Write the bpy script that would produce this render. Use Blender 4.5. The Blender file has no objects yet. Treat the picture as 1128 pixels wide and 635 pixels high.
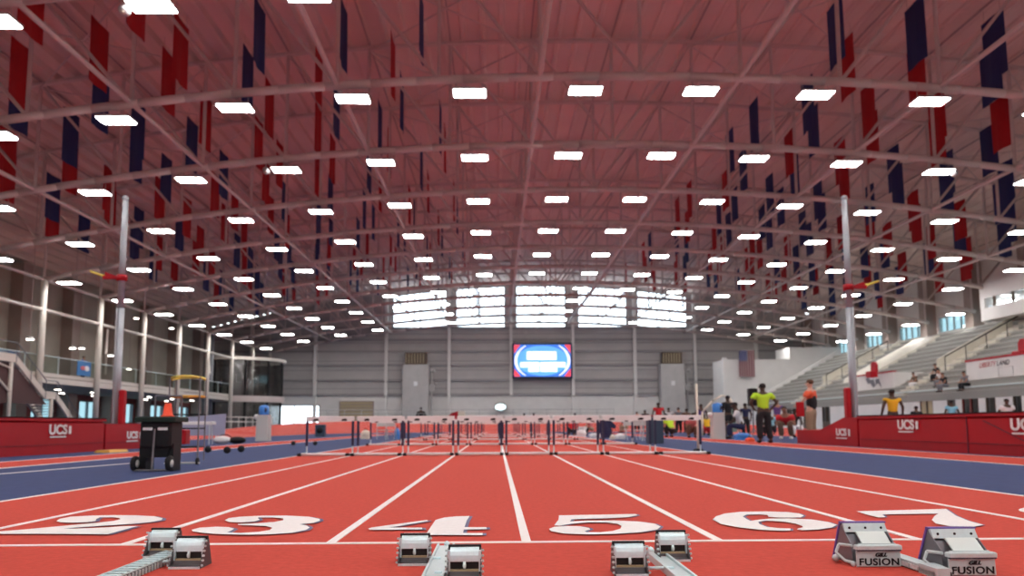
import bpy, math, random
from mathutils import Vector, Matrix, Euler
random.seed(7)
R = math.radians
S = bpy.context.scene
COL = S.collection

# ------------------------------------------------------------------ camera model (1128x635)
F = 877.0; TH = .1013; YAW = .0198; ROLL = .0039; SH = 62.3; CH = .65
def ray(px, py):
    a2 = (px-564)/F; b2 = (317.5+SH-py)/F
    a = math.cos(ROLL)*a2+math.sin(ROLL)*b2; b = -math.sin(ROLL)*a2+math.cos(ROLL)*b2
    y1 = math.cos(TH)-math.sin(TH)*b; z = math.sin(TH)+math.cos(TH)*b
    return math.cos(YAW)*a+math.sin(YAW)*y1, -math.sin(YAW)*a+math.cos(YAW)*y1, z
def atY(px, py, Y): x, y, z = ray(px, py); t = Y/y; return Vector((x*t, Y, CH+z*t))
def atZ(px, py, Z=0): x, y, z = ray(px, py); t = (Z-CH)/z; return Vector((x*t, y*t, Z))

# ------------------------------------------------------------------ materials
def mat(name, col, rough=.6, metal=0, var=0, scale=8, emit=0, spec=None, bump=0):
    m = bpy.data.materials.new(name); m.use_nodes = True
    nt = m.node_tree; b = nt.nodes['Principled BSDF']
    b.inputs['Base Color'].default_value = (*col, 1)
    b.inputs['Roughness'].default_value = rough; b.inputs['Metallic'].default_value = metal
    if spec is not None: b.inputs['Specular IOR Level'].default_value = spec
    if var or bump:
        tc = nt.nodes.new('ShaderNodeTexCoord'); n = nt.nodes.new('ShaderNodeTexNoise')
        n.inputs['Scale'].default_value = scale; n.inputs['Detail'].default_value = 6
        nt.links.new(tc.outputs['Object'], n.inputs['Vector'])
        if var:
            r = nt.nodes.new('ShaderNodeMapRange')
            r.inputs['From Min'].default_value = .25; r.inputs['From Max'].default_value = .75
            r.inputs['To Min'].default_value = 1-var; r.inputs['To Max'].default_value = 1+var
            nt.links.new(n.outputs['Fac'], r.inputs['Value'])
            mx = nt.nodes.new('ShaderNodeMix'); mx.data_type = 'RGBA'; mx.blend_type = 'MULTIPLY'
            mx.inputs[0].default_value = 1; mx.inputs[6].default_value = (*col, 1)
            nt.links.new(r.outputs[0], mx.inputs[7]); nt.links.new(mx.outputs[2], b.inputs['Base Color'])
        if bump:
            bp = nt.nodes.new('ShaderNodeBump'); bp.inputs['Strength'].default_value = bump
            bp.inputs['Distance'].default_value = .004
            nt.links.new(n.outputs['Fac'], bp.inputs['Height']); nt.links.new(bp.outputs[0], b.inputs['Normal'])
    if emit:
        b.inputs['Emission Color'].default_value = (*col, 1); b.inputs['Emission Strength'].default_value = emit
    return m
def srgb(r, g, b):
    f = lambda c: (c/255/12.92 if c/255 <= .04045 else ((c/255+.055)/1.055)**2.4)
    return (f(r), f(g), f(b))
M = {}
M['red_track'] = mat('red_track', (.56, .074, .052), .85, var=.10, scale=26, bump=.5, spec=.08)
M['blue_floor'] = mat('blue_floor', (.048, .068, .165), .8, var=.08, scale=5, bump=.3, spec=.10)
M['paint'] = mat('line_paint', (.86, .82, .80), .6, var=.05, scale=30)
M['navy_paint'] = mat('navy_paint', (.10, .09, .20), .6)
M['deck'] = mat('roof_deck', (.72, .58, .52), .8, var=.06, scale=.4, spec=.2)
M['steel'] = mat('painted_steel', (.58, .49, .46), .6, var=.04, scale=2)
M['steel_dim'] = mat('roof_purlin_steel', (.42, .33, .31), .7)
M['post_white'] = mat('cream_post_paint', (.62, .57, .51), .5)
M['wall_grey'] = mat('grey_metal_siding', (.44, .42, .41), .65, var=.07, scale=.5)
M['girt'] = mat('dark_girt_steel', (.29, .28, .28), .6)
M['wall_light'] = mat('pale_wall_block', (.72, .70, .67), .7, var=.05, scale=1)
M['wall_brown'] = mat('brown_pilaster', (.33, .26, .23), .7, var=.08, scale=1)
M['wall_dark'] = mat('dark_olive_wall', (.43, .40, .34), .8, var=.1, scale=.6)
M['brick'] = mat('dark_red_wall', (.22, .055, .05), .8, var=.1, scale=2)
M['white_wall'] = mat('white_painted_wall', (.74, .73, .71), .6, var=.04, scale=1)
M['lamp'] = mat('lamp_diffuser', (1, .98, .96), .5, emit=36)
M['lamp_small'] = mat('downlight_glow', (1, .9, .82), .5, emit=14)
M['housing'] = mat('lamp_housing', (.5, .5, .5), .4, .6)
M['ban_red'] = mat('red_banner_fabric', (.40, .006, .010), .9, var=.06, scale=3)
M['ban_blue'] = mat('navy_banner_fabric', (.018, .03, .13), .9, var=.06, scale=3)
M['vinyl_red'] = mat('red_vinyl', (.40, .006, .014), .5, var=.08, scale=1.6, bump=.6, spec=.25)
M['white'] = mat('white_plastic', (.80, .80, .80), .4)
M['cream'] = mat('cream_fabric', (.78, .70, .58), .7)
M['black'] = mat('black_plastic', (.010, .010, .012), .55, spec=.25)
M['rubber'] = mat('black_rubber', (.016, .016, .018), .7, spec=.25)
M['green_black'] = mat('dark_green_bin_plastic', (.010, .022, .017), .6, spec=.25)
M['navy'] = mat('navy_enamel', (.016, .018, .06), .5)
M['maroon'] = mat('maroon_cloth', (.17, .02, .035), .8)
M['silver'] = mat('brushed_aluminium', (.72, .92, .96), .3, .30, var=.05, scale=60)
M['alu_light'] = mat('pale_cast_aluminium', (.55, .66, .67), .45, .15, var=.05, scale=60)
M['alu_dark'] = mat('dark_grey_metal', (.20, .20, .22), .45, .5)
M['pin'] = mat('bright_pin_metal', (.78, 1, 1), .2, .2)
M['plate_dark'] = mat('dark_ribbed_plate', (.07, .065, .07), .5)
M['slot_black'] = mat('slot_shadow_black', (.01, .008, .008), .7)
M['tan'] = mat('tan_strip', (.42, .34, .20), .5)
M['purple'] = mat('purple_rubber', (.13, .07, .36), .5)
M['mint'] = mat('white_painted_plate', (.72, .82, .78), .35)
M['yellow'] = mat('yellow_paint', (.75, .60, .10), .45)
M['amber'] = mat('amber_paint', (.78, .42, .06), .5)
M['orange'] = mat('orange_plastic', (.90, .07, .015), .5)
M['pole'] = mat('grey_pole', (.42, .45, .49), .35, .5)
M['duct'] = mat('galvanised_duct', (.46, .45, .44), .55, .15, var=.08, scale=1)
M['louver'] = mat('brown_louver', (.10, .07, .05), .6)
M['bleach'] = mat('grey_bleacher_plank', (.43, .425, .395), .55, var=.08, scale=1.5)
M['bleach_riser'] = mat('dark_bleacher_riser', (.27, .265, .245), .7)
M['cream_wall'] = mat('cream_side_wall', (.66, .63, .54), .6, var=.05, scale=1)
M['blue_bright'] = mat('bright_blue_plastic', (.05, .24, .68), .4)
M['grey_bin'] = mat('light_grey_plastic', (.55, .55, .53), .5)
M['bluegrey'] = mat('slate_blue_plastic', (.055, .08, .12), .7, spec=.2)
M['screen_blue'] = mat('screen_blue', (.03, .16, .62), .3, emit=1.0)
M['screen_sky'] = mat('screen_pale_blue', (.12, .42, .95), .3, emit=.85)
M['screen_white'] = mat('screen_white', (.92, .97, 1), .3, emit=1.0)
M['screen_red'] = mat('screen_red', (.85, .06, .08), .3, emit=.8)
M['flag_white_shaded'] = mat('flag_white_shaded', (.35, .28, .28), .9)  # flag's white darkened in the colour itself, standing in for it hanging unlit
M['flag_blue'] = mat('flag_blue', (.03, .04, .16), .8)
M['skin_dark'] = mat('dark_skin', (.075, .038, .022), .5)
M['skin_tan'] = mat('tan_skin', (.35, .17, .11), .5)
M['skin_light'] = mat('light_skin', (.60, .34, .25), .5)
M['hair'] = mat('black_hair', (.01, .008, .007), .7)
M['hair_brown'] = mat('brown_hair', (.10, .045, .02), .7)
for n, c in dict(c_neon=(.55, .88, .04), c_black=(.012, .012, .016), c_navy=(.02, .025, .08), c_yellow=(.86, .50, .02), c_white=(.75, .75, .76),
                 c_red=(.62, .02, .03), c_khaki=(.34, .24, .16), c_blue=(.06, .22, .65), c_purple=(.12, .07, .25), c_grey=(.2, .2, .22),
                 c_pink=(.62, .16, .17), c_orange=(.80, .12, .05), c_lightblue=(.25, .55, .70), c_brown=(.15, .09, .06)).items():
    M[n] = mat(n[2:]+'_cloth', c, .85)
g = bpy.data.materials.new('clear_glass'); g.use_nodes = True
nt = g.node_tree; nt.nodes.clear()
o_ = nt.nodes.new('ShaderNodeOutputMaterial'); mx = nt.nodes.new('ShaderNodeMixShader'); tr = nt.nodes.new('ShaderNodeBsdfTransparent'); gl = nt.nodes.new('ShaderNodeBsdfGlossy')
tr.inputs[0].default_value = (.93, .97, 1, 1); gl.inputs['Roughness'].default_value = .05; mx.inputs[0].default_value = .06
nt.links.new(tr.outputs[0], mx.inputs[1]); nt.links.new(gl.outputs[0], mx.inputs[2]); nt.links.new(mx.outputs[0], o_.inputs[0])
M['glass'] = g
def tinted(name, c, fac):
    m = g.copy(); m.name = name
    for n in m.node_tree.nodes:
        if n.type == 'BSDF_TRANSPARENT': n.inputs[0].default_value = (*c, 1)
        if n.type == 'MIX_SHADER': n.inputs[0].default_value = fac
    return m
M['dark_glass'] = tinted('smoked_glass', (.6, .6, .6), .10)
M['cyan_glass'] = tinted('tinted_window_glass', (.34, .42, .44), .06)
M['rail_glass'] = tinted('green_rail_glass', (.84, .88, .85), .08)

# ------------------------------------------------------------------ mesh builder
class MB:
    def __init__(s): s.v = []; s.f = []; s.m = []; s.mats = []; s.smooth = []
    def mi(s, m):
        if m not in s.mats: s.mats.append(m)
        return s.mats.index(m)
    def add(s, vs, fs, m=None, T=None, sm=False):
        b = len(s.v)
        s.v += [tuple(T @ Vector(p)) if T else tuple(p) for p in vs]
        k = s.mi(m) if m else 0
        for f in fs: s.f.append(tuple(i+b for i in f)); s.m.append(k); s.smooth.append(sm)
        return s
    def box(s, x0, x1, y0, y1, z0, z1, m=None, T=None):
        vs = [(x, y, z) for x in (x0, x1) for y in (y0, y1) for z in (z0, z1)]
        return s.add(vs, [(0, 1, 3, 2), (4, 6, 7, 5), (0, 4, 5, 1), (2, 3, 7, 6), (0, 2, 6, 4), (1, 5, 7, 3)], m, T)
    def bbox(s, x0, x1, y0, y1, z0, z1, b=.01, m=None, T=None):   # box with chamfered vertical and top edges
        def ring(d, z): return [(x0+d, y0+b if d == 0 else y0+d+b, z)]
        out = []
        for d, z in ((0, z0), (0, z1-b), (b, z1)):
            X0, X1, Y0, Y1 = x0+d, x1-d, y0+d, y1-d
            out += [(X0+b, Y0, z), (X1-b, Y0, z), (X1, Y0+b, z), (X1, Y1-b, z), (X1-b, Y1, z), (X0+b, Y1, z), (X0, Y1-b, z), (X0, Y0+b, z)]
        fs = [tuple(reversed(range(8))), tuple(range(16, 24))]
        for r in (0, 8):
            for i in range(8):
                j = (i+1) % 8; fs.append((r+i, r+j, r+8+j, r+8+i))
        return s.add(out, fs, m, T)
    def tube(s, p0, p1, r, n=8, m=None, T=None, r2=None, cap=True):
        p0, p1 = Vector(p0), Vector(p1); d = (p1-p0)
        if d.length < 1e-6: return s
        q = d.to_track_quat('Z', 'Y').to_matrix()
        r2 = r if r2 is None else r2; vs = []
        for p, rr in ((p0, r), (p1, r2)):
            for i in range(n):
                a = 2*math.pi*(i+.5)/n; vs.append(p+q @ Vector((math.cos(a)*rr, math.sin(a)*rr, 0)))
        fs = [(i, (i+1) % n, n+(i+1) % n, n+i) for i in range(n)]
        if cap: fs += [tuple(reversed(range(n))), tuple(range(n, 2*n))]
        return s.add(vs, fs, m, T, n > 6)
    def path(s, pts, r, n=8, m=None, T=None):
        for a, b in zip(pts, pts[1:]): s.tube(a, b, r, n, m, T)
        return s
    def lathe(s, prof, c=(0, 0, 0), n=16, m=None, T=None, axis='Z'):
        vs = []
        for r, z in prof:
            for i in range(n):
                a = 2*math.pi*i/n; x, y = r*math.cos(a), r*math.sin(a)
                p = (x, y, z) if axis == 'Z' else ((z, x, y) if axis == 'X' else (x, z, y))
                vs.append((c[0]+p[0], c[1]+p[1], c[2]+p[2]))
        k = len(prof); fs = []
        for j in range(k-1):
            for i in range(n): fs.append((j*n+i, j*n+(i+1) % n, (j+1)*n+(i+1) % n, (j+1)*n+i))
        fs += [tuple(reversed(range(n))), tuple(range((k-1)*n, k*n))]
        return s.add(vs, fs, m, T, True)
    def ball(s, c, rx, ry=None, rz=None, n=12, m=None, T=None):
        ry = ry or rx; rz = rz or rx; vs = []; h = n//2
        for j in range(h+1):
            t = math.pi*j/h
            for i in range(n):
                a = 2*math.pi*i/n; q = max(math.sin(t), .02)
                vs.append((c[0]+rx*q*math.cos(a), c[1]+ry*q*math.sin(a), c[2]-rz*math.cos(t)))
        fs = [(j*n+i, j*n+(i+1) % n, (j+1)*n+(i+1) % n, (j+1)*n+i) for j in range(h) for i in range(n)]
        fs += [tuple(reversed(range(n))), tuple(range(h*n, h*n+n))]
        return s.add(vs, fs, m, T, True)
    def prism(s, poly, axis, a, b, m=None, T=None):   # poly in the plane normal to axis; extruded a..b
        def P(u, v, w): return (w, u, v) if axis == 'X' else ((u, w, v) if axis == 'Y' else (u, v, w))
        n = len(poly); vs = [P(u, v, a) for u, v in poly]+[P(u, v, b) for u, v in poly]
        fs = [tuple(reversed(range(n))), tuple(range(n, 2*n))]+[(i, (i+1) % n, n+(i+1) % n, n+i) for i in range(n)]
        return s.add(vs, fs, m, T)
    def mesh(s, name, mat=None):
        me = bpy.data.meshes.new(name); me.from_pydata(s.v, [], s.f)
        for mm in (s.mats or [mat]): me.materials.append(mm)
        for p, k, sm in zip(me.polygons, s.m, s.smooth): p.material_index = k; p.use_smooth = sm
        me.update()
        import bmesh
        bm = bmesh.new(); bm.from_mesh(me); bmesh.ops.recalc_face_normals(bm, faces=bm.faces); bm.to_mesh(me); bm.free()
        return me
    def build(s, name, mat=None, parent=None):
        o = bpy.data.objects.new(name, s.mesh(name, mat)); COL.objects.link(o)
        if parent: o.parent = parent
        return o
def tag(o, label=None, cat=None, group=None, kind=None):
    if label: o['label'] = label
    if cat: o['category'] = cat
    if group: o['group'] = group
    if kind: o['kind'] = kind
    return o
def empty(name, loc=(0, 0, 0), rz=0, label=None, cat=None, group=None):
    o = bpy.data.objects.new(name, None); o.empty_display_size = .1; COL.objects.link(o)
    o.location = loc; o.rotation_euler = (0, 0, rz)
    return tag(o, label, cat, group)
def struct(o): o['kind'] = 'structure'; return o
def kids(o): return [c for c in bpy.data.objects if c.parent == o]
CH_CACHE = {}
def copy_tree(o, parent=None):
    c = o.copy(); COL.objects.link(c)
    if parent: c.parent = parent
    if o.name not in CH_CACHE: CH_CACHE[o.name] = kids(o)
    for ch in CH_CACHE[o.name]: copy_tree(ch, c)
    return c
def curve_obj(name, mat, splines=None, text=None, size=1, extrude=0, parent=None, align='CENTER', shear=0, space=1, bold=0):
    if text is not None:
        cu = bpy.data.curves.new(name, 'FONT'); cu.body = text; cu.size = size; cu.align_x = align; cu.align_y = 'CENTER'; cu.shear = shear; cu.space_character = space
    else:
        cu = bpy.data.curves.new(name, 'CURVE'); cu.dimensions = '2D'; cu.fill_mode = 'BOTH'
        for pts in splines:
            sp = cu.splines.new('POLY'); sp.points.add(len(pts)-1); sp.use_cyclic_u = True
            for p, q in zip(sp.points, pts): p.co = (q[0], q[1], 0, 1)
    cu.extrude = extrude; cu.offset = bold
    t = bpy.data.objects.new('tmp', cu); COL.objects.link(t)
    bpy.context.view_layer.update()
    me = bpy.data.meshes.new_from_object(t.evaluated_get(bpy.context.evaluated_depsgraph_get()))
    bpy.data.objects.remove(t); bpy.data.curves.remove(cu)
    me.materials.clear(); me.materials.append(mat)
    o = bpy.data.objects.new(name, me); COL.objects.link(o)
    if parent: o.parent = parent
    return o
ORD = 'zeroth first second third fourth fifth sixth seventh eighth ninth tenth eleventh twelfth thirteenth fourteenth fifteenth sixteenth seventeenth'.split()

# ------------------------------------------------------------------ hall constants
C = 5.75; RAD = 163.0; TY = 7.62; Y1 = 30.3; YW = 108.0; YB = -24.0; XL = -38.5; XR = 43.0; PX = 4.0
roofz = lambda x: 20.0-(x-C)**2/(2*RAD)
chordz = lambda x: 14.45-(x-C)**2/(2*RAD)
trussY = [Y1+TY*k for k in range(-7, 11)]

# ------------------------------------------------------------------ floor and track
m = MB(); m.box(XL-1, XR+1, YB, YW+1, -.3, 0); struct(m.build('floor', M['blue_floor']))
LX = [-4.33, -3.18, -2.05, -.92, .165, 1.24, 2.36, 3.55, 4.70]
m = MB(); m.box(LX[0]-.03, LX[8]+.03, YB+2, 84, -.02, .004); struct(m.build('floor_track_surface', M['red_track']))
m = MB()
for x in LX: m.box(x-.026, x+.026, 4.52, 84, .001, .008)
m.box(LX[0]-.6, LX[8]+.5, 4.475, 4.525, .001, .0081)
for x in LX[1:8]: m.box(x-.026, x+.026, -8, 2.2, .001, .008)
struct(m.build('floor_lane_lines', M['paint']))
# runways beside the sprint straight
m = MB(); m.box(-9.25, -7.85, YB+2, 64, -.02, .004); m.box(8.15, 9.85, YB+2, 64, -.02, .004)
struct(m.build('floor_runway_surface', M['red_track']))
m = MB()
for x in (-9.25, -7.85, 8.15, 9.85): m.box(x-.03, x+.03, YB+2, 64, .001, .008)
m.add([(-7.25, 9, .006), (-7.13, 9, .006), (-6.4, 14.9, .006), (-6.5, 14.9, .006)], [(0, 1, 2, 3)])
struct(m.build('floor_runway_lines', M['paint']))
# the oval: straights and the banked far curve
def oval(r0, r1, h0, h1, name, mt, dz=0, hs=None):
    m = MB(); vs = []; cx, cy = .4, 64.0
    path = [(-1, y) for y in (-20, 0, 20, 35, 50)]
    pts = []
    for y in (-20, 10, 30, 45, 55): pts.append(((-1, 0), (cx, y), 0))
    n = 40
    for i in range(n+1):
        a = math.pi*i/n; w = min(1, max(0, 1.15*math.sin(a)+.12)); pts.append(((-math.cos(a), math.sin(a)), (cx, cy), w))
    for y in (55, 45, 30, 10, -20): pts.append(((1, 0), (cx, y), 0))
    for d, c, w in pts:
        w = .25+.75*w
        vs.append((c[0]+d[0]*r0, c[1]+d[1]*r0, h0*w+dz)); vs.append((c[0]+d[0]*r1, c[1]+d[1]*r1, h1*w+dz))
    k = len(pts)
    m.add(vs, [(2*i, 2*i+1, 2*i+3, 2*i+2) for i in range(k-1)])
    return struct(m.build(name, mt))
oval(15.5, 22.3, .01, 1.15, 'floor_banked_curve', M['red_track'])
oval(22.3, 22.6, 1.15, 0, 'floor_banked_curve_outer_edge', M['wall_light'])
for i in range(7):
    t = i/6; oval(15.5+6.74*t, 15.56+6.74*t, .01+1.14*t, .02+1.14*t, 'floor_curve_lane_line', M['paint'], .012)

# ------------------------------------------------------------------ lane numbers, traced on the ground
P4 = lambda ox, oy, sc, pts: [(ox+x/sc, oy+y/sc) for x, y in pts]
def number(splines, name):
    gs = [[tuple(atZ(px, py)[:2]) for px, py in sp] for sp in splines]
    o = curve_obj(name, M['paint'], gs); o.location.z = .0125; struct(o)
    s = curve_obj(name+'_outline', M['navy_paint'], gs); s.location = (.022, .012, .0092); struct(s)
two = P4(0, 480, 4, [(248, 386), (262, 376), (310, 366), (400, 361), (500, 359), (600, 360), (680, 364), (716, 373), (712, 381), (670, 390), (590, 398), (480, 405), (370, 412), (280, 419), (330, 420), (450, 415), (540, 409), (607, 408), (475, 445), (200, 443), (0, 443), (-60, 444), (-60, 436), (100, 424), (300, 405), (430, 393), (500, 385), (530, 378), (525, 372), (500, 369), (440, 369), (425, 376), (420, 386), (380, 391), (320, 393), (265, 391)])
three = [(247.5, 575.5), (252, 573), (265, 571.5), (290, 570.3), (315, 570.3), (340, 571.5), (352, 574), (352.5, 576), (345, 578.5), (330, 580), (338, 581.5), (341, 583.8), (337, 586.5), (322, 589.5), (300, 591.2), (275, 591.8), (245, 591.3), (225, 590), (212, 588), (211, 586.2), (220, 583.8), (238, 582.8), (252, 583.3), (258, 585), (254, 587.5), (250, 589.2), (265, 589.8), (285, 588.5), (297, 586.5), (300, 584), (292, 582), (275, 581.2), (262, 580.8), (262, 579.8), (285, 578.8), (302, 577.5), (312, 575.5), (312, 573.5), (300, 572.3), (285, 572.3), (284, 573), (286, 575), (280, 577), (265, 578), (252, 577.5)]
number([two], 'floor_number_two'); number([three], 'floor_number_three')
Q = lambda p: P4(400, 560, 6.267, p)
number([Q([(35, 156), (60, 148), (440, 95), (450, 103), (250, 138), (180, 148), (405, 149), (410, 163), (45, 165)]),
        Q([(440, 186), (470, 140), (500, 95), (560, 78), (640, 70), (735, 68), (715, 100), (700, 146), (850, 146), (855, 160), (695, 163), (690, 187), (825, 187), (825, 202), (285, 200), (280, 187)])], 'floor_number_four')
number([P4(564, 480, 4, [(207, 360), (545, 354), (553, 360), (515, 368), (420, 373), (262, 378), (256, 388), (330, 384), (450, 383), (560, 388), (630, 398), (655, 411), (640, 424), (570, 436), (460, 443), (340, 446), (230, 442), (172, 431), (163, 421), (185, 412), (240, 408), (300, 409), (340, 417), (345, 424), (320, 431), (330, 436), (390, 436), (445, 430), (478, 420), (483, 408), (465, 398), (410, 392), (340, 392), (260, 398), (210, 407), (186, 405), (205, 380)])], 'floor_number_five')
Q = lambda p: P4(780, 555, 7.05, p)
number([Q([(35, 140), (60, 115), (130, 92), (250, 78), (450, 75), (620, 80), (710, 92), (745, 108), (720, 122), (640, 124), (540, 124), (470, 118), (460, 103), (400, 98), (300, 100), (270, 115), (300, 135), (330, 150), (400, 140), (480, 132), (620, 130), (800, 138), (940, 160), (1000, 182), (960, 203), (860, 218), (730, 224), (690, 218), (700, 210), (738, 200), (730, 190), (680, 172), (600, 158), (500, 150), (440, 148), (390, 158), (400, 175), (460, 198), (560, 208), (640, 210), (640, 226), (560, 228), (400, 220), (230, 200), (100, 175)])], 'floor_number_six')
number([P4(846, 480, 4, [(390, 342), (785, 331), (830, 362), (885, 385), (950, 403), (905, 411), (800, 409), (740, 397), (722, 381), (735, 362), (752, 352), (505, 356), (518, 368), (487, 370), (430, 355)])], 'floor_number_seven')
ell = lambda cx, cy, rx, ry: [(cx+rx*math.cos(2*math.pi*i/24), cy+ry*math.sin(2*math.pi*i/24)) for i in range(24)]
number([ell(1172, 564, 50, 5.2)+[], ell(1172, 564, 22, 2.3)], 'floor_number_eight')

# ------------------------------------------------------------------ roof deck
m = MB(); prof = []; x = XL
while x < XR:
    prof += [(x, roofz(x)+.15), (x+.62, roofz(x+.62)+.15), (x+.68, roofz(x)), (x+.84, roofz(x)), (x+.90, roofz(x)+.15)]; x += .95
nx = len(prof)-1
top = [(x, z+.4) for x, z in reversed(prof)]
vs = [(x, YB, z) for x, z in prof]+[(x, YW+.2, z) for x, z in prof]
k = nx+1; m.add(vs, [(i, i+1, k+i+1, k+i) for i in range(nx)])
vs = [(x, YB, roofz(x)+.5) for x, z in prof]+[(x, YW+.2, roofz(x)+.5) for x, z in prof]
m.add(vs, [(i, i+1, k+i+1, k+i) for i in range(nx)])
struct(m.build('ceiling', M['deck']))
# trusses
nodes = [C+PX*k for k in range(-9, 10)]
nodes = [x for x in nodes if -30.6 < x < 42.6]
def truss():
    m = MB()
    xs = [-30.2+(42.0+30.2)*i/40 for i in range(41)]
    m.path([(x, 0, chordz(x)) for x in xs], .17, 8)
    m.path([(x, 0, roofz(x)-.24) for x in xs], .13, 6)
    for x in nodes:
        m.tube((x, 0, chordz(x)), (x, 0, roofz(x)-.24), .085, 6)
    for a, b in zip(nodes, nodes[1:]):
        if (a+b)/2 < C: m.tube((a, 0, roofz(a)-.3), (b, 0, chordz(b)), .075, 6)
        else: m.tube((b, 0, roofz(b)-.3), (a, 0, chordz(a)), .075, 6)
    return m.mesh('roof_beam_truss', M['steel'])
tme = truss()
for y in trussY:
    o = bpy.data.objects.new('roof_beam_truss', tme); COL.objects.link(o); o.location = (0, y, 0); struct(o)
for x in [C-PX*k for k in (9, 7, 5, 3, 1)]+[C+PX*k for k in (1, 3, 5, 7)]:
    if x < -30.3: continue
    m = MB(); m.tube((x, YB, chordz(x)+.02), (x, YW, chordz(x)+.02), .10, 8)
    struct(m.build('roof_beam', M['steel']))
m = MB()
for x in [C+PX*k for k in range(-10, 10)]:
    m.tube((x, YB, roofz(x)-.12), (x, YW, roofz(x)-.12), .05, 4)
struct(m.build('roof_beam_purlins', M['steel_dim']))
m = MB()
for a, b in zip(trussY, trussY[1:]):
    for k in (-7, -3, 1, 5):
        x0, x1 = C+PX*k, C+PX*(k+2)
        x0 = max(x0, -30)
        m.tube((x0, a, roofz(x0)-.45), (x1, b, roofz(x1)-.45), .04, 4); m.tube((x1, a, roofz(x1)-.45), (x0, b, roofz(x0)-.45), .04, 4)
struct(m.build('roof_beam_cross_braces', M['steel']))

# ------------------------------------------------------------------ ceiling lights
SX = 4.588; X0 = -1.036
hm = MB(); hm.bbox(-.66, .66, -.40, .40, .0, .09, .02); hm.box(-.25, .25, -.12, .12, .09, .17)
hm.tube((-.5, 0, .09), (-.5, 0, .42), .012, 4); hm.tube((.5, 0, .09), (.5, 0, .42), .012, 4)
hme = hm.mesh('housing', M['housing'])
dme = MB().bbox(-.625, .625, -.37, .37, -.03, .001, .015).mesh('diffuser', M['lamp'])
side = lambda k: ('left of' if k < 0 else 'right of')
for r, y in enumerate(trussY):
    row = r-6    # 1 = nearest whole row
    if y > YW-2: continue
    for n in range(-7, 10):
        x = X0+n*SX
        if x < -30.5 or x > 41.9: continue
        z = 13.86-(x-C)**2/(2*RAD)
        e = empty('ceiling_light', (x, y, z))
        kk = n-1
        pos = 'at the ridge' if kk == 0 else '%s %s the ridge' % (ORD[abs(kk)], side(kk))
        pos = pos.replace('at the ridge', 'first right of the ridge') if kk == 0 else pos
        if kk > 0: pos = '%s right of the ridge' % ORD[kk+1]
        if row >= 0: lb = 'white ceiling light, %s, under the %s roof truss' % (pos, ORD[row+1])
        else: lb = 'white ceiling light, %s, under the %s roof truss behind' % (pos, ORD[-row])
        tag(e, lb, 'ceiling light', 'ceiling lights under the roof trusses')
        for nme, mm in (('housing', hme), ('diffuser', dme)):
            o = bpy.data.objects.new(nme, mm); COL.objects.link(o); o.parent = e
bpy.context.view_layer.update()
for (px, py, Y, lb) in ((137, 11, 22.68, 'small emergency floodlight beside a big ceiling light at the top left'), (293, 188, 37.92, 'small emergency floodlight on the third truss, left of the ridge'), (1051, 191, 37.92, 'small emergency floodlight on the third truss, far right')):
    p = atY(px, py, Y)
    e = empty('emergency_floodlight', p, 0, lb, 'light')
    m = MB(); m.lathe([(.05, -.18), (.15, -.1), (.17, .08), (.16, .1)], n=12, axis='Y'); m.build('lamp_housing', M['housing'], e)
    m = MB(); m.lathe([(.14, -.0), (.13, .02)], (0, -.2, 0), n=12, axis='Y'); m.lathe([(.13, -.02), (.14, 0)], (0, .0, 0), 12, axis='Y')
    m = MB(); m.ball((0, -.06, -.02), .14, .1, .14, 12); m.build('lens', M['cream'], e)
    m = MB(); m.tube((0, 0, .1), (0, 0, chordz(p.x)-p.z-.18), .02, 5); m.build('bracket', M['housing'], e)

# ------------------------------------------------------------------ banners
def banner_mesh(mt, seed):
    rnd = random.Random(seed); m = MB(); nz, ny = 8, 5; vs = []
    for s_ in (-.012, .012):
        for i in range(nz+1):
            for j in range(ny+1):
                y = -.76+1.52*j/ny; z = -2.75*i/nz
                vs.append((s_+.035*math.sin(j*1.4+seed)*(.3+i/nz), y, z))
    st = (nz+1)*(ny+1); fs = []
    idx = lambda s_, i, j: s_*st+i*(ny+1)+j
    for s_ in (0, 1):
        for i in range(nz):
            for j in range(ny): fs.append((idx(s_, i, j), idx(s_, i, j+1), idx(s_, i+1, j+1), idx(s_, i+1, j)))
    for i in range(nz):
        for j in (0, ny): fs.append((idx(0, i, j), idx(0, i+1, j), idx(1, i+1, j), idx(1, i, j)))
    m.add(vs, fs, mt); return m.mesh('banner', mt)
bm_ = {('red', k): banner_mesh(M['ban_red'], k) for k in range(3)}; bm_.update({('navy', k): banner_mesh(M['ban_blue'], k) for k in range(3)})
rodm = MB().tube((0, -.8, 0), (0, .8, 0), .02, 5).tube((0, -.55, 0), (0, -.55, .55), .008, 4).tube((0, .55, 0), (0, .55, .55), .008, 4).mesh('hanging_rod', M['steel_dim'])
for b in range(0, 9):
    ya = Y1+TY*(b-1)
    for sgn, sn in ((-1, 'left'), (1, 'right')):
        for j in range(16):
            x = C+sgn*(8.9+1.7*j)
            if x < -30: continue
            if b == 0 and j < 5: continue
            y = ya+(2.1 if (j+b) % 2 else 5.4)+random.uniform(-.5, .5)
            colr = 'red' if ((j//2+b*3+(b % 2)*(j % 3)) % 4 < 2) else 'navy'
            if random.random() < .12: colr = 'red' if colr == 'navy' else 'navy'
            e = empty('hanging_banner', (x, y, roofz(x)-.75-random.uniform(0, .35)))
            where = 'between the %s and %s trusses' % (ORD[b+1], ORD[b+2])
            tag(e, '%s banner, %s row %s of the ridge, %s' % (colr, ORD[j+1], sn, where), 'banner', 'red and navy banners hanging from the roof')
            o = bpy.data.objects.new('fabric', bm_[(colr, random.randrange(3))]); COL.objects.link(o); o.parent = e
            o = bpy.data.objects.new('hanging_rod', rodm); COL.objects.link(o); o.parent = e

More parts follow.
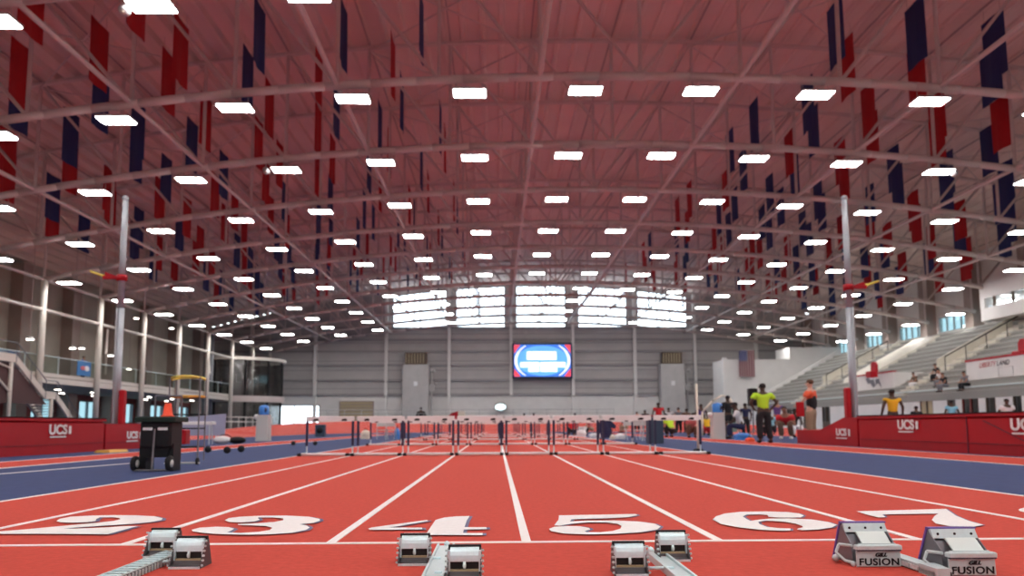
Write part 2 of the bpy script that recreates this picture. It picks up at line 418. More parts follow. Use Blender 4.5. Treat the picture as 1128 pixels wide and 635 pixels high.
# ------------------------------------------------------------------ back wall (far end)
def wallpiece(m, x0, x1, z0, z1, top=None, y0=YW, y1=YW+.4, mt=None):
    if top: m.prism([(x0, z0), (x1, z0)]+[(x, top(x)) for x in [x1+(x0-x1)*i/12 for i in range(13)]], 'Y', y0, y1, mt)
    else: m.box(x0, x1, y0, y1, z0, z1, mt)
wins = [(-14.1, -6.7), (-5.5, 1.2), (2.7, 9.5), (11.2, 17.9), (19.3, 26.2)]
wtop = lambda x: roofz(x)-.28-.0006*(x-C)**2*1.0
m = MB()
G, L_ = M['wall_grey'], M['wall_light']
xs = [XL]+[v for w in wins for v in w]+[XR]
wallpiece(m, XL, XR, 5.0, 13.9, mt=G)
for a, b in zip(xs[0::2], xs[1::2]): wallpiece(m, a, b, 13.9, 0, roofz, mt=G)
for a, b in wins: m.prism([(x, wtop(x)) for x in [a+(b-a)*i/8 for i in range(9)]]+[(x, roofz(x)+.1) for x in [b+(a-b)*i/8 for i in range(9)]], 'Y', YW, YW+.4, G)
# lower wall with the glazed doorway opening
wallpiece(m, XL, -30.7, 0, 5.0, mt=L_); wallpiece(m, -23.8, XR, 0, 5.0, mt=L_); wallpiece(m, -30.7, -23.8, 3.45, 5.0, mt=L_)
# siding ribs
z = 5.0
while z < 13.8:
    m.box(XL, XR, YW-.06, YW+.02, z, z+.09, M['girt'] if int(z/.62) % 2 else G); z += .62
struct(m.build('wall_back', G))
m = MB()
for z in (4.85, 6.8, 8.85, 10.7, 12.3, 13.9): m.box(XL, XR, YW-.30, YW, z-.14, z+.14)
struct(m.build('trim_1', M['girt']))
m = MB()
for x in (-33, -24.43, -14.9, -6.4, 2.0, 10.42, 18.86, 27.07, 35.5):
    m.box(x-.2, x+.2, YW-.55, YW, 0, roofz(x)-.1)
struct(m.build('wall_back_pilasters', M['wall_light']))
for i, (a, b) in enumerate(wins):
    m = MB(); zb = 13.95
    for x in (a, b): m.box(x-.08 if x == a else x-.12, x+.12 if x == a else x+.08, YW+.02, YW+.32, zb, wtop(x))
    m.box(a, b, YW+.02, YW+.32, zb-.1, zb+.1)
    m.path([(x, YW+.17, wtop(x)) for x in [a+(b-a)*j/8 for j in range(9)]], .11, 4)
    m.box((a+b)/2-.03, (a+b)/2+.03, YW+.1, YW+.24, zb, wtop((a+b)/2))
    for q in range(1, 4):
        z = zb+1.45*q
        if z < min(wtop(a), wtop(b))-.3: m.box(a, b, YW+.13, YW+.21, z-.03, z+.03)
    fr = struct(m.build('window_%d' % (i+1), M['wall_grey']))
    m = MB(); m.prism([(a, zb), (b, zb)]+[(x, wtop(x)) for x in [b+(a-b)*j/8 for j in range(9)]], 'Y', YW+.16, YW+.18); m.build('pane', M['glass'], fr)
m = MB()
for x in (-30.7, -27.3, -23.95): m.box(x, x+.14, YW+.05, YW+.3, 0, 3.45)
m.box(-30.7, -23.8, YW+.05, YW+.3, 3.35, 3.5); m.box(-30.7, -23.8, YW+.05, YW+.3, 1.0, 1.08)
d = struct(m.build('door_1', M['alu_dark'])); m = MB(); m.box(-30.6, -23.9, YW+.16, YW+.18, .02, 3.4); m.build('pane', M['glass'], d)
m = MB(); m.box(-21.15, -16.5, YW-.25, YW-.02, 0, 4.0)
d = struct(m.build('door_2', M['wall_brown']))
m = MB()
for k in range(9): m.box(-20.95, -16.7, YW-.3, YW-.25, .2+k*.42, .5+k*.42)
m.build('roller_slats', M['tan'], d)
# LED screen
e = empty('video_screen', (6.2, YW-1.2, 7.06), 0, 'large lit blue video screen high on the far wall under the middle window', 'screen')
m = MB(); m.bbox(-4.05, 4.05, 0, .5, -.12, 4.64, .06); m.build('casing', M['navy'], e)
m = MB(); m.box(-3, -2.6, .5, 1.2, 1, 3.6); m.build('wall_mount', M['alu_dark'], e); m = MB(); m.box(2.6, 3, .5, 1.2, 1, 3.6); m.build('wall_mount', M['alu_dark'], e)
m = MB(); m.box(-3.82, 3.82, -.03, 0, .1, 4.42, M['screen_blue']); m.build('display', M['screen_blue'], e)
def spr(name, pts, mt, d):
    o = curve_obj(name, mt, [pts]); o.parent = e; o.rotation_euler = (R(90), 0, 0); o.location = (0, -.03-d, 0); return o
arc = lambda cx, cz, rx, rz, a0, a1, n=14: [(cx+rx*math.cos(R(a0+(a1-a0)*i/n)), cz+rz*math.sin(R(a0+(a1-a0)*i/n))) for i in range(n+1)]
spr('glow_oval', [(x, z) for x, z in arc(0, 2.26, 3.55, 2.05, 0, 360, 32)][:-1], M['screen_sky'], .006)
for sx in (-1, 1):
    spr('white_arc', [(sx*x, z) for x, z in arc(0, 2.26, 3.75, 2.6, -52, 52)+list(reversed(arc(0, 2.26, 3.42, 2.6, -51, 51)))], M['screen_white'], .01)
    spr('red_corner', [(sx*3.8, .12), (sx*3.8, 1.2), (sx*3.3, .6), (sx*2.95, .12)], M['screen_red'], .014)
    spr('red_corner', [(sx*3.8, 4.4), (sx*3.8, 3.2), (sx*3.35, 3.9), (sx*2.95, 4.4)], M['screen_red'], .014)
def rr(x0, x1, z0, z1, r=.12): return arc(x1-r, z1-r, r, r, 0, 90, 4)+arc(x0+r, z1-r, r, r, 90, 180, 4)+arc(x0+r, z0+r, r, r, 180, 270, 4)+arc(x1-r, z0+r, r, r, 270, 360, 4)
spr('headline_band', rr(-2.1, 1.9, 2.35, 3.5), M['screen_white'], .02)
spr('text_band', rr(-3.0, -.42, 1.35, 2.05), M['screen_white'], .02); spr('text_band', rr(-.3, 3.1, 1.35, 2.05), M['screen_white'], .02)
spr('text_band', rr(-1.9, -.42, .75, 1.3), M['screen_white'], .02); spr('text_band', rr(-.3, 2.0, .75, 1.3), M['screen_white'], .02)
# air handling ducts
def duct(x0, x1, lb):
    e = empty('air_handling_duct', ((x0+x1)/2, YW-1.9, 0), 0, lb, 'duct'); w = (x1-x0)/2
    m = MB(); m.bbox(-w, w, 0, 1.5, 0, 8.8, .06)
    for z in (2.9, 5.6): m.box(-w-.05, w+.05, -.05, 1.5, z, z+.12)
    m.build('cabinet', M['duct'], e)
    m = MB(); m.bbox(-w+.3, w-.3, .1, 1.4, 8.8, 10.4, .05); m.build('top_box', M['louver'], e)
    m = MB()
    for k in range(7): m.box(-w+.4+k*(2*w-.8)/7, -w+.4+k*(2*w-.8)/7+.1, .0, .1, 8.95, 10.25)
    m.build('louver_blades', M['tan'], e)
    m = MB(); m.path([(w+.1, .6, 1), (w+.35, .5, 2), (w+.35, .5, 7), (w+.1, .7, 8.2)], .12, 6); m.box(w, w+.7, .3, .9, 5.2, 6.1); m.ball((w+.55, .2, 7.9), .28); m.ball((w+.9, .2, 6.2), .18)
    m.build('pipework', M['duct'], e)
    m = MB(); m.box(-.25, .25, -.08, 0, 5.9, 6.5); m.build('gauge_plate', M['white'], e)
duct(-12.5, -9.0, 'tall grey air handling duct on the far wall left of the video screen')
duct(22.0, 25.3, 'tall grey air handling duct on the far wall right of the video screen')
e = empty('wall_lamp', (.55, YW-.6, 3.1), 0, 'round bright lamp low on the far wall under the screen', 'lamp')
m = MB(); m.lathe([(.75, 0), (.8, .1), (.78, .3)], n=20, axis='Y'); m.build('rim', M['duct'], e)
m = MB(); m.ball((0, -.02, 0), .7, .18, .42, 20); m.build('globe', mat('lamp_globe', (.75, 1, 1), .4, emit=2.5), e)

# ------------------------------------------------------------------ left side: posts, mezzanine, outer wall
YL = [Y1+TY*k for k in range(-6, 11)]
for y in YL:
    m = MB(); m.tube((-30.2, y, 0), (-30.2, y, 10.5), .21, 10); m.box(-30.5, -29.9, y-.3, y+.3, 0, .04)
    struct(m.build('column', M['post_white']))
m = MB(); m.tube((-30.2, YB, 8.45), (-30.2, 93, 8.45), .12, 8); struct(m.build('trim_2', M['post_white']))
m = MB()
for y in (61.5, 76.0, 84): m.tube((-30.2, y+.4, 6.2), (-31.2, y+2.6, 8.4), .1, 6); m.tube((-31.2, y+2.6, 8.4), (-32.4, y+5.0, 5.0), .1, 6)
struct(m.build('trim_3', M['post_white']))
m = MB()
def wl(y0, y1, z0, z1, mt): m.box(XL-.4, XL, y0, y1, z0, z1, mt)
WB = M['brick']
wy = []
y = 44.0
while y < 100: wy.append((y, y+3.4)); y += 7.62
prev = YB
for a, b in wy:
    wl(prev, a, 0, 3.6, WB); wl(a, b, 0, 1.0, WB); wl(a, b, 3.1, 3.6, WB); prev = b
wl(prev, YW, 0, 3.6, WB); wl(YB, YW, 3.6, 17, M['wall_dark'])
struct(m.build('wall_left', WB))
for i, (a, b) in enumerate(wy):
    m = MB()
    for q in (a, (a+b)/2, b): m.box(XL-.3, XL-.05, q-.06, q+.06, 1.0, 3.1)
    m.box(XL-.3, XL-.05, a, b, 1.0, 1.1); m.box(XL-.3, XL-.05, a, b, 3.0, 3.1)
    f = struct(m.build('window_%d' % (6+i), M['alu_dark'])); m = MB(); m.box(XL-.2, XL-.18, a, b, 1.0, 3.1); m.build('pane', M['cyan_glass'], f)
m = MB()
for y in [Y1+TY*k+3 for k in range(-6, 10)]: m.box(XL, XL+1.0, y-.7, y+.7, 0, roofz(XL)-.3)
struct(m.build('wall_left_pilasters', M['wall_brown']))
m = MB(); m.box(XL, -30.45, YB, 92, 3.62, 3.95, M['wall_dark']); m.box(-30.6, -30.4, YB, 92, 3.62, 4.0, M['post_white']); m.box(-30.7, -30.42, YB, 92, 4.05, 4.3, M['post_white'])
m.box(XL, -30.7, YB, 92, 3.95, 4.2, M['wall_dark'])
struct(m.build('floor_mezzanine', M['wall_dark']))
e = empty('glass_balustrade', (-30.55, 0, 4.3), 0, 'long greenish glass balustrade along the edge of the upper gallery', 'balustrade')
m = MB(); m.box(-.015, .015, 40, 91.5, .05, 1.15); m.build('glass_panels', M['rail_glass'], e)
m = MB(); m.tube((0, 40, 1.18), (0, 91.5, 1.18), .035, 6); m.build('handrail', M['alu_light'], e)
for y in range(40, 92, 4):
    m = MB(); m.box(-.03, .03, y-.03, y+.03, 0, 1.16); m.build('baluster_post', M['alu_light'], e)
# downlights under and above the mezzanine
dm1 = MB().lathe([(.24, 0), (.24, .08), (.16, .16)], n=14).mesh('rim', M['housing']); dm2 = MB().lathe([(.21, -.03), (.21, 0)], n=14).mesh('lens', M['lamp_small'])
cnt = 0
for y in [50+5.3*k for k in range(8)]:
    for x in (-36.2, -33.0):
        cnt += 1
        e = empty('downlight', (x, y+(1.2 if x < -35 else 0), 3.46), 0, 'round downlight under the gallery, %s from the stairs, %s row' % (ORD[(cnt+1)//2], 'wall side' if x < -35 else 'hall side'), 'downlight', 'round lights under the gallery')
        for nn, mm in (('rim', dm1), ('lens', dm2)):
            o = bpy.data.objects.new(nn, mm); COL.objects.link(o); o.parent = e
cnt = 0
for (px, py, Y) in ((150, 351, 72), (189, 362, 76), (80, 384, 58), (90, 384, 60), (122, 392, 66), (142, 407, 80), (33, 374, 50)):
    p = atY(px, py, Y); cnt += 1
    e = empty('gallery_lamp', p, 0, '%s round lamp over the upper gallery behind the posts, counting from the far end' % ORD[cnt], 'lamp', 'lamps over the upper gallery')
    for nn, mm in (('rim', dm1), ('lens', dm2)):
        o = bpy.data.objects.new(nn, mm); COL.objects.link(o); o.parent = e
    mm = MB().tube((0, 0, .1), (0, 0, roofz(p.x)-p.z), .015, 4); mm.build('hanging_rod', M['steel_dim'], e)

# stairs to the mezzanine
e = empty('staircase', (-27, 45.2, 0), 0, 'steel staircase with pale stringers and dark side descending from the upper gallery', 'staircase')
prof = [(-8, 4.3), (0, 4.3), (3.1, 2.35), (4.3, 2.35), (7.6, 0)]
for x in (-.1, -2.0):
    m = MB(); pts = prof
    m.prism(pts+[(y, z+.45) for y, z in reversed(pts)], 'X', x-.06, x+.06); m.build('stringer', M['post_white'], e)
m = MB(); pts = [(-8, 2.0), (3.6, 2.0), (3.1, 2.3), (0, 4.25), (-8, 4.25)]
m.prism(pts, 'X', -.26, -.18); m.build('side_panel', mat('dark_maroon_panel', (.075, .035, .035), .8), e)
m = MB()
for i in range(12):
    y = 3.1*i/12; z = 4.3-1.95*i/12; m.box(-2, -.1, y, y+.3, z+.1, z+.15)
for i in range(14):
    y = 4.3+3.3*i/14; z = 2.35-2.35*i/14; m.box(-2, -.1, y, y+.3, z+.08, z+.13)
m.box(-2, -.1, -8, 0, 4.3, 4.4); m.box(-2, -.1, 3.1, 4.3, 2.35, 2.45); m.build('treads', M['alu_dark'], e)
for y, z in ((-.3, 4.3), (-5, 4.3), (3.9, 2.4)):
    m = MB(); m.tube((-.1, y, 0), (-.1, y, z), .11, 8); m.build('support_post', M['post_white'], e)
m = MB(); m.tube((-.1, -.2, 3.9), (-.1, -2.2, 4.3), .06, 6); m.tube((-.1, -.3, 2.6), (-.1, -3.0, 4.3), .07, 6); m.build('brace', M['post_white'], e)
m = MB()
hp = [(-8, 5.4), (0, 5.4), (3.1, 3.45), (4.3, 3.45), (7.6, 1.0)]
m.path([(0, y, z) for y, z in hp], .03, 6)
for y, z in ((-6, 5.4), (-4, 5.4), (-2, 5.4), (0, 5.4), (1.5, 4.45), (3.1, 3.45), (4.3, 3.45), (6, 2.2), (7.6, 1.0)): m.tube((0, y, z-1.1), (0, y, z), .02, 5)
m.build('handrail', M['alu_dark'], e)
# curved glazed bay at the far left corner
e = empty('curved_glass_bay', (-32.0, 98, 0), 0, 'curved dark glass lounge bay in the far corner above the lobby doors', 'glazed bay')
def bay(z0, z1, r, t=.12, a0=-100, a1=85, n=26):
    m = MB(); vs = []
    for i in range(n+1):
        a = R(a0+(a1-a0)*i/n); 
        for rr_ in (r, r-t):
            for z in (z0, z1): vs.append((rr_*math.cos(a)*1.0, rr_*math.sin(a), z))
    fs = []
    for i in range(n):
        b = 4*i; fs += [(b, b+4, b+5, b+1), (b+2, b+3, b+7, b+6), (b+1, b+5, b+7, b+3), (b, b+2, b+6, b+4)]
    fs += [(0, 1, 3, 2), (4*n, 4*n+2, 4*n+3, 4*n+1)]
    m.add(vs, fs); return m
bay(8.4, 8.75, 6.0, .4).build('top_rail', M['post_white'], e)
bay(4.2, 8.4, 5.7, .05).build('curved_glass', M['dark_glass'], e)
bay(3.5, 4.2, 5.9, .5).build('floor_edge', M['steel'], e)
bay(.1, 3.5, 5.6, .05).build('lower_glass', M['dark_glass'], e)
for a in (-95, -60, -30, 0, 30, 60):
    m = MB(); m.tube((5.62*math.cos(R(a)), 5.62*math.sin(R(a)), .0), (5.62*math.cos(R(a)), 5.62*math.sin(R(a)), 8.5), .14, 6); m.build('mullion', M['black'], e)
m = MB(); p = atY(229, 420, 88); m.tube((p.x, 88, 0), (p.x, 88, 11), .55, 12); struct(m.build('column_dark', M['alu_dark']))

# ------------------------------------------------------------------ right side: wall, doors, grandstand, windows
m = MB(); dz = 2.38
drs = [(45.0, 45.8), (47.4, 48.4), (49.1, 50.9), (51.6, 52.6), (54.3, 56.0), (66.5, 68.2), (71.3, 73.1), (76, 77.6), (80.5, 82)]
prev = YB
for a, b in drs: m.box(30, 30.3, prev, a, 0, 2.7); m.box(30, 30.3, a, b, dz, 2.7); prev = b
m.box(30, 30.3, prev, 97, 0, 2.7)
struct(m.build('wall_right', M['white_wall']))
m = MB(); m.box(32.2, 32.4, YB, 97, 0, 2.6); struct(m.build('wall_right_inner', M['wall_dark']))
for i, (a, b) in enumerate(drs):
    m = MB(); fm = M['brick'] if i == 2 else M['louver']
    m.box(30.02, 30.14, a, a+.08, 0, dz); m.box(30.02, 30.14, b-.08, b, 0, dz); m.box(30.02, 30.14, a, b, dz-.08, dz); m.box(30.02, 30.12, a, b, 0, .9)
    if b-a > 1.5: m.box(30.02, 30.14, (a+b)/2-.06, (a+b)/2+.06, 0, dz)
    d = struct(m.build('door_%d' % (3+i), fm)); m = MB(); m.box(30.08, 30.10, a, b, .9, dz); m.build('pane', M['dark_glass'] if i != 4 else M['tan'], d)
e = empty('grandstand', (30, 0, 0), 0, 'grey stepped grandstand rising along the right side of the hall', 'grandstand')
NS = 13; dx, dh = 11.6/NS, 6.35/NS
m = MB(); mr = MB()
for k in range(NS):
    x = .0+dx*k; z = 2.7+dh*k
    m.box(x+.0, x+dx+.02, -10, 96, z-.12, z+.02)
    m.box(x+.35, x+.72, -10, 96, z+.30, z+.38)
    mr.box(x+.30, x+.34, -10, 96, z-.3, z+.26); mr.box(x-.02, x+.02, -10, 96, z-dh, z)
m.build('seating_planks', M['bleach'], e); mr.build('risers', M['bleach_riser'], e)
for (ya, w) in ((58.2, 1.3), (79.5, 1.3), (36, 1.3)):
    m = MB()
    for k in range(NS*2):
        m.box(dx*k/2, dx*k/2+dx/2+.01, ya, ya+w, 2.6+dh*k/2, 2.72+dh*(k+1)/2)
    m.build('aisle_steps', M['cream_wall'], e)
    m = MB(); m.prism([(3.4, 4.4), (3.4, 5.5), (9.4, 8.8), (9.4, 7.7)], 'Y', ya+w, ya+w+.12); m.build('aisle_side_wall', M['cream_wall'], e)
    m = MB(); m.tube((3.2, ya-.1, 5.6), (9.6, ya-.1, 9.0), .05, 6)
    for q in range(5): x = 3.2+1.6*q; m.tube((x, ya-.1, 2.7+dh/dx*x), (x, ya-.1, 5.6+.53*(x-3.2)), .035, 5)
    m.build('aisle_handrail', M['black'], e)
m = MB(); m.prism([(3.3, 4.2), (3.6, 5.0), (10.6, 8.75), (10.6, 7.6)], 'Y', 71.6, 76.2); m.build('cream_ramp_cover', M['cream_wall'], e)
m = MB(); m.prism([(0, 0), (12, 0), (12, 9.6), (11.6, 9.6), (0, 3.0)], 'Y', 95.9, 96.1); m.build('end_wall', M['white_wall'], e)
m = MB(); m.tube((-.02, -10, 2.95), (-.02, 96, 2.95), .04, 6); m.build('front_rail', M['alu_light'], e)
def vomitory(y0, y1, lb, txt):
    e = empty('entrance_parapet', (31.15, y0, 3.48), 0, lb, 'parapet')
    m = MB(); m.box(0, .15, 0, y1-y0, 0, 1.22); m.prism([(.15, 0), (2.4, 1.2), (.15, 1.22)], 'Y', -.06, .08); m.prism([(.15, 0), (2.4, 1.2), (.15, 1.22)], 'Y', y1-y0-.08, y1-y0+.06); m.build('panel', M['white_wall'], e)
    m = MB(); m.box(-.04, .2, -.05, y1-y0+.05, 1.22, 1.34); m.build('red_cap', M['vinyl_red'], e)
    for (t, mt, oy) in txt:
        o = curve_obj('lettering', mt, text=t, size=.46, extrude=.005, shear=.3); o.parent = e; o.rotation_euler = (R(90), 0, R(-90)); o.location = (-.012, oy, .88)
    return e
e = vomitory(46.3, 52.1, 'white entrance parapet with red cap and red and black lettering in the grandstand', [('LIBERTY', M['vinyl_red'], 4.05-.55), ('LAND', M['black'], 1.95)])
m = MB(); m.path([(-.02, 1.0, .08), (-.02, 1.0, .62), (-.02, 2.4, .62), (-.02, 2.4, .08), (-.02, 1.0, .08)], .015, 4); m.build('access_hatch', M['duct'], e)
e = vomitory(61.8, 68.1, 'white entrance parapet with red cap and dark emblem, farther along the grandstand', [])
m = MB(); m.prism([(3.4, .15), (3.9, .55), (4.3, .5), (4.7, .95), (4.2, 1.05), (3.8, .8), (3.3, .85), (3.0, .3)], 'X', -.03, -.005); m.build('emblem', M['alu_dark'], e)
m = MB(); m.prism([(2.0, .1), (2.5, .5), (2.9, .35), (3.0, .8), (2.4, .85)], 'X', -.03, -.005); m.build('emblem', M['alu_dark'], e)
for (px, py, Y, lb) in ((960, 408, 63.5, 'red padded seat block above the farther white parapet'), (1124, 385, 47.6, 'red padded seat block above the lettered white parapet')):
    p = atY(px, py, Y); p.z -= .6
    e = empty('seat_block', (p.x, Y, p.z), 0, lb, 'seat')
    m = MB(); m.bbox(-.3, .3, -.45, .45, 0, .5, .05); m.build('seat', M['vinyl_red'], e)
    m = MB(); m.prism([(-.45, .4), (.45, .4), (.45, 1.0), (.25, 1.25), (-.25, 1.25), (-.45, 1.0)], 'X', .15, .32); m.build('backrest', M['vinyl_red'], e)
# right outer wall with clerestory windows
m = MB(); wyr = [Y1+TY*k+2.9 for k in range(1, 10)]
wyr = [(a, a+4.7) for a in wyr]
m.box(XR, XR+.4, YB, YW, 0, 9.35); m.box(XR, XR+.4, YB, YW, 10.9, 16.5)
prev = YB
for a, b in wyr: m.box(XR, XR+.4, prev, a, 9.35, 10.9); prev = b
m.box(XR, XR+.4, prev, YW, 9.35, 10.9)
struct(m.build('wall_right_outer', M['wall_light']))
for i, (a, b) in enumerate(wyr):
    m = MB(); m.box(XR+.05, XR+.3, a, b, 9.35, 9.45); m.box(XR+.05, XR+.3, a, b, 10.8, 10.9)
    for q in range(5): y = a+(b-a)*q/4; m.box(XR+.1, XR+.25, y-.05, y+.05, 9.35, 10.9)
    f = struct(m.build('window_%d' % (20+i), M['wall_grey'])); m = MB(); m.box(XR+.16, XR+.18, a, b, 9.35, 10.9); m.build('pane', M['cyan_glass'], f)
m = MB()
for y in trussY: m.box(XR-1.0, XR, y+.35, y+1.6, 8.8, roofz(XR)-.2)
struct(m.build('wall_right_pilasters', M['wall_brown']))
# white block behind the far end of the stand, with flag
m = MB(); m.box(28.2, 42.9, 98, 103, 0, 8.7); m.box(28.0, 28.5, 97.6, 98, 0, 8.9)
m.box(36.5, 42.9, 98, 103, 8.7, 10.2); struct(m.build('wall_end_block', M['white_wall']))
e = empty('national_flag', (30.9, 97.4, 6.5), 0, 'vertically hung flag with red and white stripes and blue canton at the far end', 'flag')
m = MB(); w, h = 1.9, 3.25
for i in range(13): m.box(-w/2+w*i/13, -w/2+w*(i+1)/13, -.02, .02, 0, h, M['maroon'] if i % 2 == 0 else M['flag_white_shaded'])  # maroon and darkened white paint the flag's shade into its stripes
m.build('striped_cloth', M['c_red'], e)
m = MB(); m.box(-w/2, -w/2+w*.54, -.035, -.02, h-1.3, h, M['flag_blue'])
for i in range(6):
    for j in range(5): m.lathe([(.045, -.045), (.045, -.036)], (-w/2+.12+.16*i, 0, h-.15-.25*j), 5, M['c_white'], axis='Y')
m.build('blue_canton', M['flag_blue'], e)
m = MB(); m.tube((-w/2-.1, 0, h+.03), (w/2+.1, 0, h+.03), .03, 6); m.tube((0, 0, h), (0, .6, h+.1), .03, 5); m.build('hanging_pole', M['steel'], e)
# press box
e = empty('press_box', (38, 44, 8.6), 0, 'white press box with dark tilted windows hanging above the grandstand', 'press box')
m = MB(); m.bbox(0, 2.6, 0, 17.2, 0, 1.0, .05); m.box(0, 2.6, 0, 17.2, 1.75, 2.9); m.box(.5, 2.6, 17.0, 17.2, 1, 1.8); m.box(0, .5, 16.6, 17.2, 1, 1.8); m.box(2.4, 2.6, 0, 17, 1, 1.8)
m.build('shell', M['white_wall'], e)
m = MB(); m.box(.1, .14, 0, 17, 1.0, 1.75); m.build('window_band', M['glass'], e)
for k in range(8):
    m = MB(); m.box(.0, .16, k*2.2, k*2.2+.18, 1.0, 1.75); m.build('window_post', M['louver'], e)
m = MB(); m.box(.3, 2.4, 3, 14, 2.92, 3.0); m.build('roof_edge', M['white_wall'], e)

# ------------------------------------------------------------------ wall behind the camera
m = MB(); wallpiece(m, XL, XR, 0, 0, roofz, YB-.4, YB, M['wall_light']); struct(m.build('wall_front', M['wall_light']))

# ------------------------------------------------------------------ vaulting mats
def lettering(parent, x, y, z, facing, s=.30):
    rz = R(90) if facing > 0 else R(-90)
    o = curve_obj('lettering', M['white'], text='UCS', size=s*1.08, extrude=.004, space=1.0, bold=.012); o.parent = parent; o.rotation_euler = (R(90), 0, rz); o.location = (x, y, z); o.scale = (1.35, 1, 1)
    d = .03 if facing > 0 else -.03
    m = MB(); sg = facing
    m.box(-.006, .006, sg*.54-.05, sg*.54+.05, -.10, .10); m.box(-.006, .006, -.36, .36, -.185, -.15)
    q = m.build('emblem', M['white'], parent); q.location = (x, y, z)
def mat_obj(name, loc, lb):
    return empty(name, loc, 0, lb, 'landing mat')
# left pit: long block along y, inner face x=-10.8
e = mat_obj('landing_mat', (-10.8, 0, 0), 'long red vinyl landing mat beside the left runway, with white lettering')
m = MB(); m.bbox(-5.5, 0, 6.0, 22.3, .0, .80, .05); m.build('cushion', M['vinyl_red'], e)
m = MB(); m.bbox(-5.55, .03, 5.95, 22.35, .80, .88, .03); m.build('top_pad', M['vinyl_red'], e)
m = MB(); m.box(-.0, .02, 6.05, 22.25, .22, .235)
for y in (10.8, 16.3): m.box(0, .02, y, y+.03, .0, .80)
m.build('seam', M['maroon'], e)
m = MB(); m.box(-5.56, .045, 6, 22.3, .872, .892); m.build('top_edge_binding', M['black'], e)
lettering(e, .03, 19.9, .58, 1)
e = mat_obj('front_mat', (-10.8, 0, 0), 'shorter lower red mat joined to the far end of the left landing mat')
m = MB(); m.prism([(-.02, 22.4), (-.02, 26.9), (-4.8, 26.9), (-4.8, 24.7), (-.2, 24.7), (-.2, 23.3), (-4.8, 23.3), (-4.8, 22.4)], 'Z', 0, .74); m.build('cushion', M['vinyl_red'], e)
m = MB(); m.box(-.03, -.005, 22.45, 26.85, .2, .215); m.build('seam', M['maroon'], e)
lettering(e, -.005, 24.0, .40, 1, .26)
e = empty('takeoff_marker', atZ(123, 498.5)+Vector((0, 0, 0)), 0, 'flat yellow wedge on the floor at the corner of the left mat', 'marker')
m = MB(); m.prism([(-.2, 0), (.2, 0), (.16, .06), (-.16, .06)], 'Y', -.5, .5); m.build('wedge', M['amber'], e)
# right pit
e = mat_obj('landing_mat', (10.3, 0, 0), 'long red vinyl landing mat beside the right runway, with white lettering')
m = MB(); m.bbox(0, 5.5, 6.0, 22.6, 0, .80, .05); m.build('cushion', M['vinyl_red'], e)
m = MB(); m.bbox(-.03, 5.55, 5.95, 22.65, .80, .88, .03); m.build('top_pad', M['vinyl_red'], e)
m = MB(); m.box(-.02, 0, 6.05, 22.5, .22, .235)
for y in (12.0, 17.3): m.box(-.02, 0, y, y+.03, 0, .8)
for k in range(4): m.prism([(8+k*2.2, .05), (8.06+k*2.2, .05), (10.2+k*2.2, .72), (10.1+k*2.2, .72)], 'X', -.012, .0)
m.build('seam', M['maroon'], e)
m = MB(); m.box(-.045, 5.56, 6, 22.6, .872, .892); m.build('top_edge_binding', M['black'], e)
lettering(e, -.03, 19.9, .62, -1); lettering(e, -.03, 15.4, .62, -1)
e = mat_obj('front_mat', (10.3, 0, 0), 'low red wedge mat sloping down from the far end of the right landing mat')
m = MB(); m.prism([(22.7, 0), (27.3, 0), (27.3, .46), (25.4, .46), (23.6, .84), (22.7, .84)], 'X', .02, .2); m.prism([(22.7, 0), (23.3, 0), (23.3, .84), (22.7, .84)], 'X', .2, 5.0); m.prism([(24.7, 0), (27.3, 0), (27.3, .46), (25.4, .46), (24.7, .60)], 'X', .2, 5.0); m.build('cushion', M['vinyl_red'], e)
lettering(e, .0, 23.75, .40, -1, .26)

# ------------------------------------------------------------------ vault standards
def standard(x, y, lb, sg, topz, armz):
    e = empty('vault_standard', (x, y, 0), 0, lb, 'vault standard')
    m = MB(); m.bbox(-.28, .28, -.6, .6, 0, .12, .03); m.build('base', M['alu_dark'], e)
    m = MB(); m.tube((0, 0, .1), (0, 0, 4.2), .115, 12); m.box(-.03, .03, -.13, -.1, .2, 4.2); m.build('lower_pole', M['pole'], e)
    m = MB(); m.tube((0, 0, 4.2), (.0, 0, topz), .10, 12, r2=.085); m.ball((0, 0, topz), .1); m.build('upper_pole', M['pole'], e)
    m = MB(); m.bbox(-sg*.19-.075, -sg*.19+.075, -.12, .12, .3, 1.75, .03); m.build('pad', M['vinyl_red'], e)
    m = MB(); m.box(min(0, sg*.55), max(0, sg*.55), -.06, .06, armz-.1, armz); m.lathe([(.16, -.1), (.16, .08)], (0, 0, armz-.05), 12)
    m.add([(sg*.15, -.03, armz+.0), (sg*.55, -.03, armz-.1), (sg*.5, -.03, armz+.12), (sg*.15, .03, armz), (sg*.55, .03, armz-.1), (sg*.5, .03, armz+.12)], [(0, 1, 2), (3, 5, 4), (0, 3, 4, 1), (1, 4, 5, 2), (2, 5, 3, 0)])
    m.build('bar_carriage', M['vinyl_red'], e)
    m = MB(); m.tube((sg*.55, 0, armz), (sg*.95, 0, armz+.14), .035, 6); m.ball((sg*.55, 0, armz), .06, n=8); m.build('peg_arm', M['yellow'], e)
standard(-11.33, 24.0, 'tall grey vault standard with red carriage behind the left landing mat', -1, 7.6, 5.2)
standard(10.84, 24.0, 'tall grey vault standard with red carriage behind the right landing mat', 1, 7.65, 4.9)

